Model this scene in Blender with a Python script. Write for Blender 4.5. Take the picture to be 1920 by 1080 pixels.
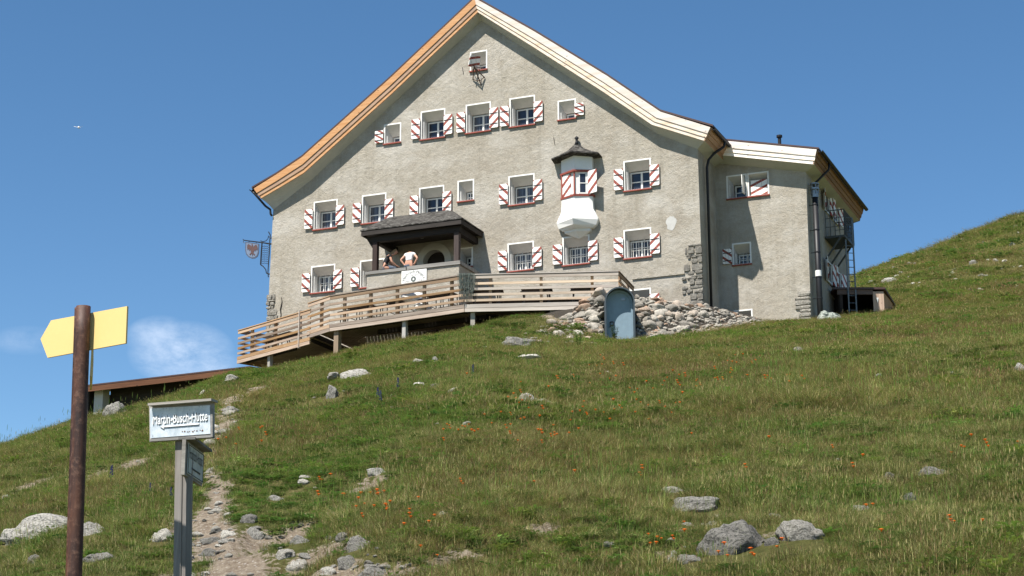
import bpy, math, random
import numpy as np
from mathutils import Vector, Matrix, noise as mnoise
from mathutils.geometry import tessellate_polygon

for o in list(bpy.data.objects): bpy.data.objects.remove(o)
SC = bpy.context.scene
COL = SC.collection
R = math.radians
rnd = random.Random(7)

# ------------------------------------------------------------------ camera
F_PX = 3400.0; PITCH = R(14.52); ROLL = R(0.12); TH = R(22.55)
cam = bpy.data.cameras.new('camera'); cam.sensor_width = 36; cam.lens = 36*F_PX/1920
cam.clip_start = .1; cam.clip_end = 9000
co = bpy.data.objects.new('camera', cam); COL.objects.link(co)
co.rotation_euler = (Matrix.Rotation(PITCH+R(90), 3, 'X') @ Matrix.Rotation(-ROLL, 3, 'Z')).to_euler()
SC.camera = co
SC.render.resolution_x = 1024; SC.render.resolution_y = 576

# ------------------------------------------------------------------ light
N_ = Vector((-math.sin(TH), -math.cos(TH), 0)); U_ = Vector((math.cos(TH), -math.sin(TH), 0)); Z_ = Vector((0, 0, 1))
SUN_AZ = R(19); SUN_EL = R(59.5)
hz = N_*math.cos(SUN_AZ) - U_*math.sin(SUN_AZ)
SUN = (hz*math.cos(SUN_EL) + Z_*math.sin(SUN_EL)).normalized()
sl = bpy.data.lights.new('sun', 'SUN'); sl.energy = 5.0; sl.angle = R(.5); sl.color = (1, .955, .89)
so = bpy.data.objects.new('sun', sl); COL.objects.link(so); so.rotation_euler = SUN.to_track_quat('Z', 'Y').to_euler()
world = bpy.data.worlds.new('World'); SC.world = world; world.use_nodes = True
SC.view_settings.view_transform = 'Standard'; SC.view_settings.look = 'None'; SC.view_settings.exposure = 1.0; SC.view_settings.gamma = 1
SC.render.engine = 'CYCLES'

def sky():
    nt = world.node_tree; nt.nodes.clear()
    A = nt.nodes.new
    out = A('ShaderNodeOutputWorld'); bg = A('ShaderNodeBackground'); st = A('ShaderNodeTexSky')
    st.sky_type = 'NISHITA'; st.sun_disc = False; st.sun_elevation = SUN_EL; st.sun_rotation = math.atan2(SUN.x, SUN.y)
    st.altitude = 2400; st.air_density = 1.0; st.dust_density = .15; st.ozone_density = 1.0
    bg.inputs[1].default_value = .077
    # the small fair-weather cloud low in the north-west: a direction-based patch of fbm
    tc = A('ShaderNodeTexCoord')
    def m(op, a, b=None, c=None):
        n = A('ShaderNodeMath'); n.operation = op
        for i, x in enumerate((a, b, c)):
            if x is None: continue
            if isinstance(x, (int, float)): n.inputs[i].default_value = x
            else: nt.links.new(x, n.inputs[i])
        return n.outputs[0]
    sep = A('ShaderNodeSeparateXYZ'); nt.links.new(tc.outputs['Generated'], sep.inputs[0])
    az = m('DIVIDE', sep.outputs[0], m('MAXIMUM', sep.outputs[1], .05))
    el = m('DIVIDE', sep.outputs[2], m('MAXIMUM', sep.outputs[1], .05))
    front = m('GREATER_THAN', sep.outputs[1], .05)
    tot = None
    for (a0, e0, ra, re, amp) in ((-.187, .222, .031, .019, 1.0), (-.200, .231, .020, .013, .8), (-.172, .214, .020, .012, .8), (-.275, .229, .022, .009, .3)):
        dx = m('DIVIDE', m('SUBTRACT', az, a0), ra); dy = m('DIVIDE', m('SUBTRACT', el, e0), re)
        d = m('ADD', m('MULTIPLY', dx, dx), m('MULTIPLY', dy, dy))
        g = m('MULTIPLY', m('MAXIMUM', m('SUBTRACT', 1.0, d), 0), amp)
        tot = g if tot is None else m('MAXIMUM', tot, g)
    mp = A('ShaderNodeMapping'); mp.inputs['Scale'].default_value = (34, 34, 60); nt.links.new(tc.outputs['Generated'], mp.inputs[0])
    nz = A('ShaderNodeTexNoise'); nz.inputs['Scale'].default_value = 1.0; nz.inputs['Detail'].default_value = 9; nz.inputs['Roughness'].default_value = .7; nz.inputs['Distortion'].default_value = .15
    nt.links.new(mp.outputs[0], nz.inputs['Vector'])
    k = m('MULTIPLY', m('MULTIPLY', tot, front), m('MAXIMUM', m('SUBTRACT', m('MULTIPLY', nz.outputs[0], 2.6), .75), 0))
    k = m('MINIMUM', m('MULTIPLY', k, .5), .62)
    mix = A('ShaderNodeMix'); mix.data_type = 'RGBA'; mix.inputs['B'].default_value = (7.6, 8.2, 9.2, 1)
    hs = A('ShaderNodeHueSaturation'); hs.inputs['Saturation'].default_value = 1.2; hs.inputs['Hue'].default_value = .495; hs.inputs['Value'].default_value = 1.0
    nt.links.new(st.outputs[0], hs.inputs['Color'])
    nt.links.new(hs.outputs[0], mix.inputs['A']); nt.links.new(k, mix.inputs['Factor'])
    nt.links.new(mix.outputs['Result'], bg.inputs[0]); nt.links.new(bg.outputs[0], out.inputs[0])
sky()

# ------------------------------------------------------------------ measuring helpers (photo pixel -> ray -> real plane)
cp, sp = math.cos(PITCH), math.sin(PITCH); cr, sr = math.cos(ROLL), math.sin(ROLL)
def ray(px, py):
    x = (px-960)/F_PX; y = (540-py)/F_PX
    x, y = cr*x-sr*y, sr*x+cr*y
    return Vector((x, cp-y*sp, sp+y*cp))
DIST = 66.0
O_ = Vector((0, DIST, 0))
def H(u, w, z): return O_ + U_*u + N_*w + Z_*z          # hut frame: u along the gable wall, w out of it, z up
def onw(px, py, w=0.0):
    d = ray(px, py); t = (N_.dot(O_)+w)/N_.dot(d); P = d*t
    return U_.dot(P-O_), P.z
def onu(px, py, u):
    d = ray(px, py); t = (U_.dot(O_)+u)/U_.dot(d); P = d*t
    return N_.dot(P-O_), P.z
def onz(px, py, z):
    d = ray(px, py); return d*(z/d.z)
def ony(px, py, y):
    d = ray(px, py); return d*(y/d.y)
def ofW(P): return U_.dot(P-O_), N_.dot(P-O_)

# ------------------------------------------------------------------ mesh builder
WM = {}
HUTROT = Matrix.Rotation(-TH, 4, 'Z')
def tag(o, label=None, cat=None, group=None, kind=None):
    if label: o['label'] = label
    if cat: o['category'] = cat
    if group: o['group'] = group
    if kind: o['kind'] = kind
    return o
def place(o, W, parent):
    if parent is not None:
        o.parent = parent; o.matrix_basis = WM[parent.name].inverted() @ W
    else: o.matrix_basis = W
    WM[o.name] = W
def thing(name, loc, label, cat, group=None, rot=None):
    o = bpy.data.objects.new(name, None); COL.objects.link(o); o.empty_display_size = .3
    place(o, Matrix.Translation(Vector(loc)) @ (rot or Matrix.Identity(4)), None)
    return tag(o, label, cat, group)
class MB:
    def __init__(s): s.v = []; s.f = []; s.m = []
    def add(s, V, F, mi=0):
        k = len(s.v); s.v += [Vector(v) for v in V]
        for f in F: s.f.append(tuple(i+k for i in f)); s.m.append(mi)
        return s
    def hexa(s, P, mi=0):        # P: 4 bottom (ccw), 4 top
        return s.add(P, [(3, 2, 1, 0), (4, 5, 6, 7), (0, 1, 5, 4), (1, 2, 6, 5), (2, 3, 7, 6), (3, 0, 4, 7)], mi)
    def box(s, u0, u1, w0, w1, z0, z1, mi=0):
        return s.hexa([H(u0, w1, z0), H(u1, w1, z0), H(u1, w0, z0), H(u0, w0, z0), H(u0, w1, z1), H(u1, w1, z1), H(u1, w0, z1), H(u0, w0, z1)], mi)
    def beam(s, A, B, a, b, up=Z_, mi=0):      # a across, b along up
        A = Vector(A); B = Vector(B); d = (B-A).normalized(); r = d.cross(up)
        if r.length < 1e-4: r = d.cross(Vector((1, 0, 0)))
        r.normalize(); q = r.cross(d)
        o = [(-1, -1), (1, -1), (1, 1), (-1, 1)]
        P = [A + r*(x*a/2) + q*(y*b/2) for x, y in o] + [B + r*(x*a/2) + q*(y*b/2) for x, y in o]
        return s.add(P, [(0, 1, 2, 3), (7, 6, 5, 4), (0, 4, 5, 1), (1, 5, 6, 2), (2, 6, 7, 3), (3, 7, 4, 0)], mi)
    def tube(s, pts, r, n=8, mi=0):
        pts = [Vector(p) for p in pts]; rs = r if isinstance(r, (list, tuple)) else [r]*len(pts)
        V = []; F = []; ref = None
        for i, p in enumerate(pts):
            d = (pts[min(i+1, len(pts)-1)]-pts[max(i-1, 0)]).normalized()
            if ref is None: ref = d.orthogonal().normalized()
            ref = (ref - d*ref.dot(d)).normalized(); q = d.cross(ref)
            for k in range(n):
                a = 2*math.pi*k/n; V.append(p + (ref*math.cos(a)+q*math.sin(a))*rs[i])
        for i in range(len(pts)-1):
            for k in range(n):
                F.append((i*n+k, i*n+(k+1) % n, (i+1)*n+(k+1) % n, (i+1)*n+k))
        F.append(tuple(range(n))[::-1]); F.append(tuple((len(pts)-1)*n+k for k in range(n)))
        return s.add(V, F, mi)
    def prism(s, poly, off, mi=0):
        poly = [Vector(p) for p in poly]; n = len(poly); off = Vector(off)
        V = poly + [p+off for p in poly]
        F = [tuple(range(n)), tuple(range(2*n-1, n-1, -1))] + [(i, i+n, (i+1) % n + n, (i+1) % n) for i in range(n)]
        return s.add(V, F, mi)
    def loft(s, rings, close=False, caps=False, mi=0):
        n = len(rings[0]); V = [p for r_ in rings for p in r_]; F = []
        for i in range(len(rings)-1):
            for k in range(n if close else n-1):
                F.append((i*n+k, i*n+(k+1) % n, (i+1)*n+(k+1) % n, (i+1)*n+k))
        if caps: F.append(tuple(range(n))[::-1]); F.append(tuple((len(rings)-1)*n+k for k in range(n)))
        return s.add(V, F, mi)
    def build(s, name, mats, parent=None, smooth=False, rot=None, fixn=True, origin=None):
        if not isinstance(mats, (list, tuple)): mats = [mats]
        rot = rot if rot is not None else (WM[parent.name].to_3x3().to_4x4() if parent is not None else Matrix.Identity(4))
        c = sum(s.v, Vector())/max(1, len(s.v)) if origin is None else Vector(origin)
        W = Matrix.Translation(c) @ rot; Wi = W.inverted()
        me = bpy.data.meshes.new(name)
        me.from_pydata([Wi @ v for v in s.v], [], s.f)
        me.polygons.foreach_set('material_index', s.m)
        for m in mats: me.materials.append(m)
        if fixn:
            import bmesh
            bm = bmesh.new(); bm.from_mesh(me); bmesh.ops.recalc_face_normals(bm, faces=bm.faces); bm.to_mesh(me); bm.free()
        if smooth: me.polygons.foreach_set('use_smooth', [True]*len(me.polygons))
        me.update()
        o = bpy.data.objects.new(name, me); COL.objects.link(o); place(o, W, parent)
        return o

# ------------------------------------------------------------------ materials
class NT:
    def __init__(s, name):
        s.mat = bpy.data.materials.new(name); s.mat.use_nodes = True; s.t = s.mat.node_tree; s.t.nodes.clear()
        s.out = s.n('ShaderNodeOutputMaterial'); s.b = s.n('ShaderNodeBsdfPrincipled'); s.l(s.b.outputs[0], s.out.inputs[0])
        s.tc = s.n('ShaderNodeTexCoord')
    def n(s, t): return s.t.nodes.new(t)
    def l(s, a, b): s.t.links.new(a, b)
    def put(s, sock, x):
        if isinstance(x, (int, float)): sock.default_value = x
        elif isinstance(x, tuple): sock.default_value = (x + (1,))[:4] if len(sock.default_value) == 4 else x
        else: s.l(x, sock)
    def map(s, scale=(1, 1, 1), src='Object', rot=(0, 0, 0)):
        m = s.n('ShaderNodeMapping'); m.inputs['Scale'].default_value = scale; m.inputs['Rotation'].default_value = rot
        if src == 'World':
            g = s.n('ShaderNodeNewGeometry'); s.l(g.outputs['Position'], m.inputs[0])
        else: s.l(s.tc.outputs[src], m.inputs[0])
        return m.outputs[0]
    def noise(s, vec, scale, detail=5, rough=.55, dist=0):
        n = s.n('ShaderNodeTexNoise'); n.inputs['Scale'].default_value = scale; n.inputs['Detail'].default_value = detail
        n.inputs['Roughness'].default_value = rough; n.inputs['Distortion'].default_value = dist; s.l(vec, n.inputs['Vector']); return n.outputs[0]
    def vor(s, vec, scale, out='Distance', feat='F1'):
        n = s.n('ShaderNodeTexVoronoi'); n.feature = feat; n.inputs['Scale'].default_value = scale; s.l(vec, n.inputs['Vector']); return n.outputs[out]
    def ramp(s, fac, stops):
        r = s.n('ShaderNodeValToRGB'); s.l(fac, r.inputs[0]); e = r.color_ramp.elements
        while len(e) < len(stops): e.new(.5)
        for i, (p, c) in enumerate(stops):
            e[i].position = p; e[i].color = ((c, c, c, 1) if isinstance(c, (int, float)) else tuple(c)+(1,))
        return r.outputs[0]
    def mix(s, fac, a, b, mode='MIX'):
        m = s.n('ShaderNodeMix'); m.data_type = 'RGBA'; m.blend_type = mode
        s.put(m.inputs['Factor'], fac); s.put(m.inputs['A'], a); s.put(m.inputs['B'], b); return m.outputs['Result']
    def math(s, op, a, b=0.0, c=0.0):
        m = s.n('ShaderNodeMath'); m.operation = op
        s.put(m.inputs[0], a); s.put(m.inputs[1], b); s.put(m.inputs[2], c); return m.outputs[0]
    def bump(s, h, strength=.5, dist=.02):
        b = s.n('ShaderNodeBump'); b.inputs['Strength'].default_value = strength; b.inputs['Distance'].default_value = dist
        s.l(h, b.inputs['Height']); s.l(b.outputs[0], s.b.inputs['Normal'])
    def fin(s, col, rough=.8, metal=0, spec=.3):
        s.put(s.b.inputs['Base Color'], col); s.put(s.b.inputs['Roughness'], rough); s.put(s.b.inputs['Metallic'], metal)
        s.b.inputs['Specular IOR Level'].default_value = spec; return s.mat
def rand_info(t):
    o = t.n('ShaderNodeObjectInfo'); return o.outputs['Random']

def mk_plaster():
    t = NT('roughcast_plaster'); v = t.map()
    a = t.noise(v, .45, 5, .6); b = t.noise(v, 9, 6, .7); c = t.noise(v, 38, 4, .7)
    col = t.mix(t.ramp(a, [(.35, 0), (.68, 1)]), (.365, .325, .265), (.44, .405, .345))
    col = t.mix(t.ramp(b, [(.3, .5), (.6, 0)]), col, (.25, .225, .175))
    col = t.mix(t.ramp(c, [(.42, .4), (.6, 0)]), col, (.22, .195, .15))
    vz = t.map((2.6, 2.6, .13)); st = t.noise(vz, 1.3, 7, .7)
    col = t.mix(t.ramp(st, [(.50, 0), (.68, .6)]), col, (.25, .225, .18)); big = t.noise(t.map((1, 1, 1.6)), .55, 4, .6); col = t.mix(t.ramp(big, [(.45, 0), (.68, .5)]), col, (.50, .475, .43)); dk = t.noise(t.map((1, 1, .7)), .8, 6, .7); col = t.mix(t.ramp(dk, [(.56, 0), (.68, .5)]), col, (.25, .215, .165)); sz = t.n('ShaderNodeSeparateXYZ'); t.l(t.tc.outputs['Object'], sz.inputs[0])
    h = t.math('ADD', t.math('MULTIPLY', t.noise(v, 4.5, 5, .65), 1.3), t.math('MULTIPLY', t.noise(v, 26, 5, .75), .8))
    t.bump(h, .75, .045); return t.fin(col, .95, 0, .1)
def mk_paint(name, c, dirt=.25, rough=.6, sc=6):
    t = NT(name); v = t.map(); a = t.noise(v, sc, 6, .65)
    col = t.mix(t.ramp(a, [(.4, 0), (.8, dirt)]), c, tuple(x*.55 for x in c))
    t.bump(a, .3, .006); return t.fin(col, rough, 0, .3)
def mk_wood(name, c1, c2, axis='X', rough=.75, dark=None, knots=True):
    t = NT(name)
    sc = {'X': (.35, 7, 7), 'Y': (7, .35, 7), 'Z': (7, 7, .35)}[axis]
    v = t.map(sc); r_ = rand_info(t)
    va = t.n('ShaderNodeVectorMath'); va.operation = 'ADD'; t.l(v, va.inputs[0])
    cm = t.n('ShaderNodeCombineXYZ'); t.l(t.math('MULTIPLY', r_, 37.), cm.inputs[0]); t.l(t.math('MULTIPLY', r_, 11.), cm.inputs[2]); t.l(cm.outputs[0], va.inputs[1])
    a = t.noise(va.outputs[0], 3.5, 6, .65, .8); b = t.noise(va.outputs[0], .8, 3, .5)
    col = t.mix(t.ramp(a, [(.3, 0), (.7, 1)]), c1, c2)
    col = t.mix(t.ramp(b, [(.4, 0), (.75, .6)]), col, dark or tuple(x*.5 for x in c1))
    if knots:
        k = t.vor(t.map((1.1, 2.2, 2.2)), 2.2); col = t.mix(t.ramp(k, [(.06, .8), (.12, 0)]), col, tuple(x*.3 for x in c1))
    hv = t.n('ShaderNodeHueSaturation'); t.l(col, hv.inputs['Color']); t.l(t.math('ADD', t.math('MULTIPLY', r_, .75), .62), hv.inputs['Value']); t.l(t.math('ADD', t.math('MULTIPLY', t.math('FRACT', t.math('MULTIPLY', r_, 9.7)), .7), .6), hv.inputs['Saturation'])
    t.bump(a, .4, .01); return t.fin(hv.outputs[0], rough, 0, .25)
def mk_shutter(name, sign, gen_off=0.):
    t = NT(name); g = t.n('ShaderNodeSeparateXYZ'); t.l(t.tc.outputs['Generated'], g.inputs[0])
    x = g.outputs[0] if sign > 0 else t.math('SUBTRACT', 1., g.outputs[0])
    vv = t.math('SUBTRACT', 1., g.outputs[2])
    q = t.math('SUBTRACT', vv, t.math('MULTIPLY', x, .46)); q = t.math('ADD', t.math('DIVIDE', q, .5), 4.1+gen_off)
    fr = t.math('FRACT', q)
    st = t.math('LESS_THAN', fr, .36)
    a = t.noise(t.map(), 22, 5, .7)
    wh = t.mix(t.ramp(a, [(.5, 0), (.8, .4)]), (.80, .785, .745), (.45, .42, .36))
    rd = t.mix(t.ramp(a, [(.4, 0), (.75, .6)]), (.235, .04, .026), (.36, .15, .11))
    col = t.mix(st, wh, rd)
    # board joints
    sx = t.math('ABSOLUTE', t.math('SUBTRACT', t.math('FRACT', t.math('MULTIPLY', g.outputs[0], 3.)), .5))
    col = t.mix(t.math('GREATER_THAN', sx, .47), col, (.3, .26, .22))
    t.bump(a, .2, .004); return t.fin(col, .6, 0, .3)
def mk_shingle(name='wood_shingle'):
    t = NT(name); v = t.map((9, 9, 14)); b = t.vor(v, 1., 'Color'); s_ = t.n('ShaderNodeSeparateColor'); t.l(b, s_.inputs[0])
    d = t.vor(v, 1.); a = t.noise(t.map(), 6, 6, .7)
    col = t.ramp(s_.outputs[0], [(.0, (.02, .018, .016)), (.45, (.045, .042, .038)), (1, (.11, .105, .095))])
    col = t.mix(t.ramp(a, [(.45, 0), (.7, .6)]), col, (.06, .055, .05))
    t.bump(t.math('ADD', d, s_.outputs[1]), .8, .03); return t.fin(col, .9, 0, .15)
def mk_stone(name, c1, c2, lich=(.30, .31, .24), dark=(.10, .095, .085), sc=1.0, warm=.0, rnd_=True):
    t = NT(name); v = t.map()
    r_ = rand_info(t)
    va = t.n('ShaderNodeVectorMath'); va.operation = 'ADD'; t.l(v, va.inputs[0]); cm = t.n('ShaderNodeCombineXYZ')
    t.l(t.math('MULTIPLY', r_, 53.), cm.inputs[0]); t.l(t.math('MULTIPLY', r_, 17.), cm.inputs[1]); t.l(cm.outputs[0], va.inputs[1]); v = va.outputs[0]
    a = t.noise(v, 3*sc, 7, .7); b = t.noise(v, 12*sc, 7, .75); c = t.noise(v, 5*sc, 4, .8, 1.)
    col = t.mix(t.ramp(a, [(.35, 0), (.65, 1)]), c1, c2)
    col = t.mix(t.ramp(b, [(.48, 0), (.57, .8)]), col, dark); col = t.mix(t.ramp(t.noise(v, 2.2*sc, 5, .75, .6), [(.54, 0), (.60, .6)]), col, dark)
    col = t.mix(t.ramp(c, [(.56, 0), (.66, .7)]), col, lich)
    if warm: col = t.mix(t.ramp(r_, [(.55, 0), (1., warm)]), col, (.34, .19, .11))
    if rnd_:
        hv = t.n('ShaderNodeHueSaturation'); t.l(col, hv.inputs['Color']); t.l(t.math('ADD', t.math('MULTIPLY', t.math('FRACT', t.math('MULTIPLY', r_, 7.3)), .75), .6), hv.inputs['Value']); col = hv.outputs[0]
    t.bump(t.math('ADD', t.math('MULTIPLY', a, 1.5), b), .9, .02); return t.fin(col, .93, 0, .15)
def mk_flat(name, c, rough=.6, metal=0, spec=.4, var=.25, sc=12):
    t = NT(name); a = t.noise(t.map(), sc, 5, .65)
    col = t.mix(t.ramp(a, [(.35, 0), (.7, 1)]), tuple(x*(1-var) for x in c), c)
    return t.fin(col, rough, metal, spec)

M = {}
M['plaster'] = mk_plaster()
M['white'] = mk_paint('lime_white_paint', (.72, .71, .67), .18)
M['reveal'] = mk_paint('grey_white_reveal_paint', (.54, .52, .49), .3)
M['soffit'] = mk_paint('grey_soffit_plaster', (.46, .45, .40), .25, .9, 3)
M['red'] = mk_paint('oxblood_paint', (.27, .065, .045), .4)
M['larchL'] = mk_wood('oiled_larch_board', (.50, .25, .095), (.62, .35, .16), 'X', .6, (.30, .13, .05))
M['larchR'] = mk_wood('pale_verge_board', (.74, .63, .52), (.82, .73, .63), 'X', .6, (.55, .35, .20))
M['deckwood'] = mk_wood('weathered_larch_rail', (.26, .155, .085), (.45, .33, .22), 'X', .75, (.17, .105, .065))
M['deckpale'] = mk_wood('pale_silvered_rail', (.42, .335, .26), (.60, .51, .42), 'X', .75, (.26, .19, .14))
M['postwood'] = mk_wood('post_timber', (.40, .24, .11), (.50, .33, .18), 'Z', .8)
M['greypost'] = mk_wood('silver_grey_timber', (.24, .225, .20), (.40, .375, .34), 'Z', .85, (.14, .125, .11))
M['greybeam'] = mk_wood('silver_grey_beam', (.20, .19, .17), (.36, .34, .31), 'X', .85, (.10, .09, .08))
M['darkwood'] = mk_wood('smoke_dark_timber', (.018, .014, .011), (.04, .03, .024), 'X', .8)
M['brownwood'] = mk_wood('red_brown_timber', (.075, .036, .022), (.13, .068, .042), 'X', .8)
M['shedwood'] = mk_wood('shed_board', (.42, .24, .13), (.55, .35, .21), 'Z', .8)
M['shL'] = mk_shutter('red_white_shutter_paint_falling', 1)
M['shR'] = mk_shutter('red_white_shutter_paint_rising', -1)
M['shingle'] = mk_shingle()
M['roof'] = mk_flat('dark_brown_roof_sheet', (.07, .035, .028), .5, 0, .4)
M['iron'] = mk_flat('black_iron', (.02, .02, .022), .5, .3)
M['steel'] = mk_flat('galvanised_steel', (.30, .32, .33), .4, .7)
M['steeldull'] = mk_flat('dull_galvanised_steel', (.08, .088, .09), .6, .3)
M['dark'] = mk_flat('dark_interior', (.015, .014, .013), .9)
def mk_glass():
    t = NT('dark_window_glass'); a = t.noise(t.map(), 1.2, 3, .5)
    return t.fin(t.mix(a, (.010, .012, .02), (.035, .04, .055)), .08, 0, .5)
M['glass'] = mk_glass()
def mk_glass2():
    t = NT('curtained_window_glass'); a = t.noise(t.map((9, 9, .6)), 1.6, 3, .6)
    return t.fin(t.ramp(a, [(.38, (.022, .025, .035)), (.6, (.11, .115, .13))]), .1, 0, .5)
M['glass2'] = mk_glass2()
def mk_curtain(): return mk_flat('net_curtain', (.16, .17, .21), .9)
M['curtain'] = mk_curtain()
M['quoin'] = mk_stone('exposed_rubble_stone', (.26, .245, .215), (.42, .39, .335), (.30, .29, .23), (.15, .135, .115), 1.6)
M['rock'] = mk_stone('lichened_gneiss', (.27, .255, .23), (.42, .40, .355), (.21, .22, .14), (.06, .06, .055), 1.0)
M['rockpale'] = mk_stone('pale_gneiss', (.46, .435, .38), (.60, .57, .50), (.29, .29, .21), (.14, .13, .11), 1.1)
M['pile'] = mk_stone('heap_stone', (.27, .245, .205), (.48, .44, .37), (.30, .29, .24), (.14, .13, .12), 1.3, warm=.7)
M['bluedoor'] = mk_flat('blue_grey_sheet_metal', (.20, .28, .335), .5, 0, .4, .12, 5)
M['concrete'] = mk_paint('pale_concrete', (.46, .45, .42), .35, .9, 4)
M['skin'] = mk_flat('skin', (.52, .27, .18), .55, 0, .4, .1)
M['hairblond'] = mk_flat('dark_blond_hair', (.33, .19, .08), .5, 0, .5, .5, 40)
M['hairbrown'] = mk_flat('red_brown_hair', (.10, .035, .02), .5, 0, .5, .5, 40)
M['clothblack'] = mk_flat('black_cloth', (.018, .018, .02), .9)
M['clothwhite'] = mk_flat('white_cloth', (.78, .76, .74), .9, 0, .1, .06)
M['jeans'] = mk_flat('blue_grey_denim', (.11, .13, .17), .9)
M['yellow'] = mk_paint('sun_bleached_yellow', (.68, .50, .20), .10, .45, 4)
M['rope'] = mk_flat('grey_green_rope', (.10, .12, .105), .9)
# ------------------------------------------------------------------ terrain
def ST(px, py):
    d = ray(px, py); return d.x/d.y, d.z/d.y
KN = [(-700, 980, 40), (0, 837, 44), (130, 793, 46), (240, 768, 49), (330, 742, 52), (440, 700, 57), (540, 685, 64), (627, 666, 65), (755, 637, 63), (885, 622, 61.2),
      (1000, 628, 61), (1160, 641, 60), (1300, 627, 61), (1430, 610, 62.5), (1520, 606, 63), (1600, 600, 63), (1700, 590, 64), (1920, 574, 66), (2600, 540, 66)]
_s = []; _t = []
for px, py, y in KN:
    s_, T_ = ST(px, py); _s.append(s_); _t.append(T_+1.6/y)
_s = np.array(_s); _t = np.array(_t)
def sx_(px): return ST(px, 640)[0]
Y1S = np.array([sx_(p) for p in (-700, 0, 130, 240, 330, 440, 500, 560, 627, 755, 885, 1000, 1160, 1300, 1430, 1560, 1640, 2600)])
Y1V = np.array([40, 43, 45, 48, 51, 56, 60, 64.5, 65.6, 65.0, 63.4, 62.2, 61, 62, 63, 64, 64, 64.])
M1S = np.array([sx_(p) for p in (-700, 440, 500, 560, 1400, 1540, 1600, 1920, 2600)])
M1V = np.array([.06, .08, .06, .0, .02, .13, .278, .342, .36])
def hsh(i, j, k):
    n = (i*374761393 + j*668265263 + k*974634777) & 0xffffffff
    n = ((n ^ (n >> 13))*1274126177) & 0xffffffff
    return ((n ^ (n >> 16)) & 0xffff)/65535.0
def vnoise(x, y, k=0):
    xi = np.floor(x).astype(np.int64); yi = np.floor(y).astype(np.int64); fx = x-xi; fy = y-yi
    fx = fx*fx*(3-2*fx); fy = fy*fy*(3-2*fy)
    return (hsh(xi, yi, k)*(1-fx)+hsh(xi+1, yi, k)*fx)*(1-fy) + (hsh(xi, yi+1, k)*(1-fx)+hsh(xi+1, yi+1, k)*fx)*fy
def fbm(x, y, k=0, o=4):
    a = 0; w = .5
    for i in range(o):
        a = a + w*(vnoise(x*2**i, y*2**i, k+i)-.5); w *= .5
    return a
def ramp_(t, w):
    t = np.maximum(t, 0); return np.where(t < w, t*t/(2*w), t-w/2)
def sst(a, b, x):
    t = np.clip((x-a)/(b-a), 0, 1); return t*t*(3-2*t)
DUST = []   # (x, y, rx, ry) eroded soil spots and path samples, filled below
def h0(x, y):
    x = np.asarray(x, float); y = np.asarray(y, float)
    s = x/np.maximum(y, 6)
    Tn = np.interp(s, _s, _t); y1 = np.interp(s, Y1S, Y1V); m1 = np.interp(s, M1S, M1V)
    z = Tn*y - 1.6
    wd = np.where(s > sx_(1540), 14., np.where(s < sx_(480), 7., 1.5))
    z = z + (m1-Tn)*ramp_(y-y1, wd)
    m2 = np.where(s < sx_(520), -.45, np.where(s > sx_(1560), -.1, -.3))
    z = z + (m2-m1)*ramp_(y-np.where(s > sx_(1500), 158, 95), 30)
    z = z + np.where(y > 230, (.0-m2)*ramp_(y-230, 100)*.9, 0)
    return z
# rubble mound in front of the hut, right and left of the cellar door
def mound(x, y):
    s = x/np.maximum(y, 6); px = s*F_PX*1.0/cp*0+s  # keep s
    P = [(sx_(1000), 0), (sx_(1040), .38), (sx_(1082), .8), (sx_(1105), 1.15), (sx_(1128), 1.5), (sx_(1196), 1.5), (sx_(1240), 1.25), (sx_(1320), .95), (sx_(1390), .5), (sx_(1450), .0)]
    top = np.interp(s, [p[0] for p in P], [p[1] for p in P])
    yf = np.interp(s, [sx_(1000), sx_(1132), sx_(1190), sx_(1430)], [60.5, 59.9, 59.9, 61.6])
    return top*sst(0, 1, (y-yf)/np.where(s < sx_(1160), .95, 1.55))
def notch(x, y):                       # the cellar door stands in a slot of the mound
    s = x/np.maximum(y, 6)
    return np.where((s > sx_(1131)) & (s < sx_(1191)) & (y < 61.2), 1., 0.)
def h(x, y, detail=True):
    x = np.asarray(x, float); y = np.asarray(y, float)
    z = h0(x, y)
    fade = 1-.75*sst(50, 60, y)*(1-sst(75, 90, y))
    if detail:
        z = z + fade*(.42*fbm(x/3.1, y/3.1, 3, 3) + .17*fbm(x/.6, y/.7, 9, 3)) + sst(70, 120, y)*1.6*fbm(x/14, y/14, 21, 4)
        for (a, b, r1, r2, dep) in PATHS_D:
            d = np.exp(-(((x-a)/r1)**2+((y-b)/r2)**2)); z = z - dep*d
    s = x/np.maximum(y, 6)
    z = z + .62*np.exp(-((s-sx_(1000))/(sx_(1000)-sx_(905)))**2)*sst(57.5, 61, y)*(1-sst(68, 72, y)) + mound(x, y)*(1-notch(x, y))
    return z
PATHS_D = []
def ground(px, py, y0=6, y1=200):
    d = ray(px, py); ys = np.concatenate([np.arange(y0, 40, .05), np.arange(40, y1, .12)])
    xs = d.x/d.y*ys; zs = d.z/d.y*ys; hh = h(xs, ys)
    k = np.argmax(hh >= zs)
    return Vector((xs[k], ys[k], hh[k]))
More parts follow.
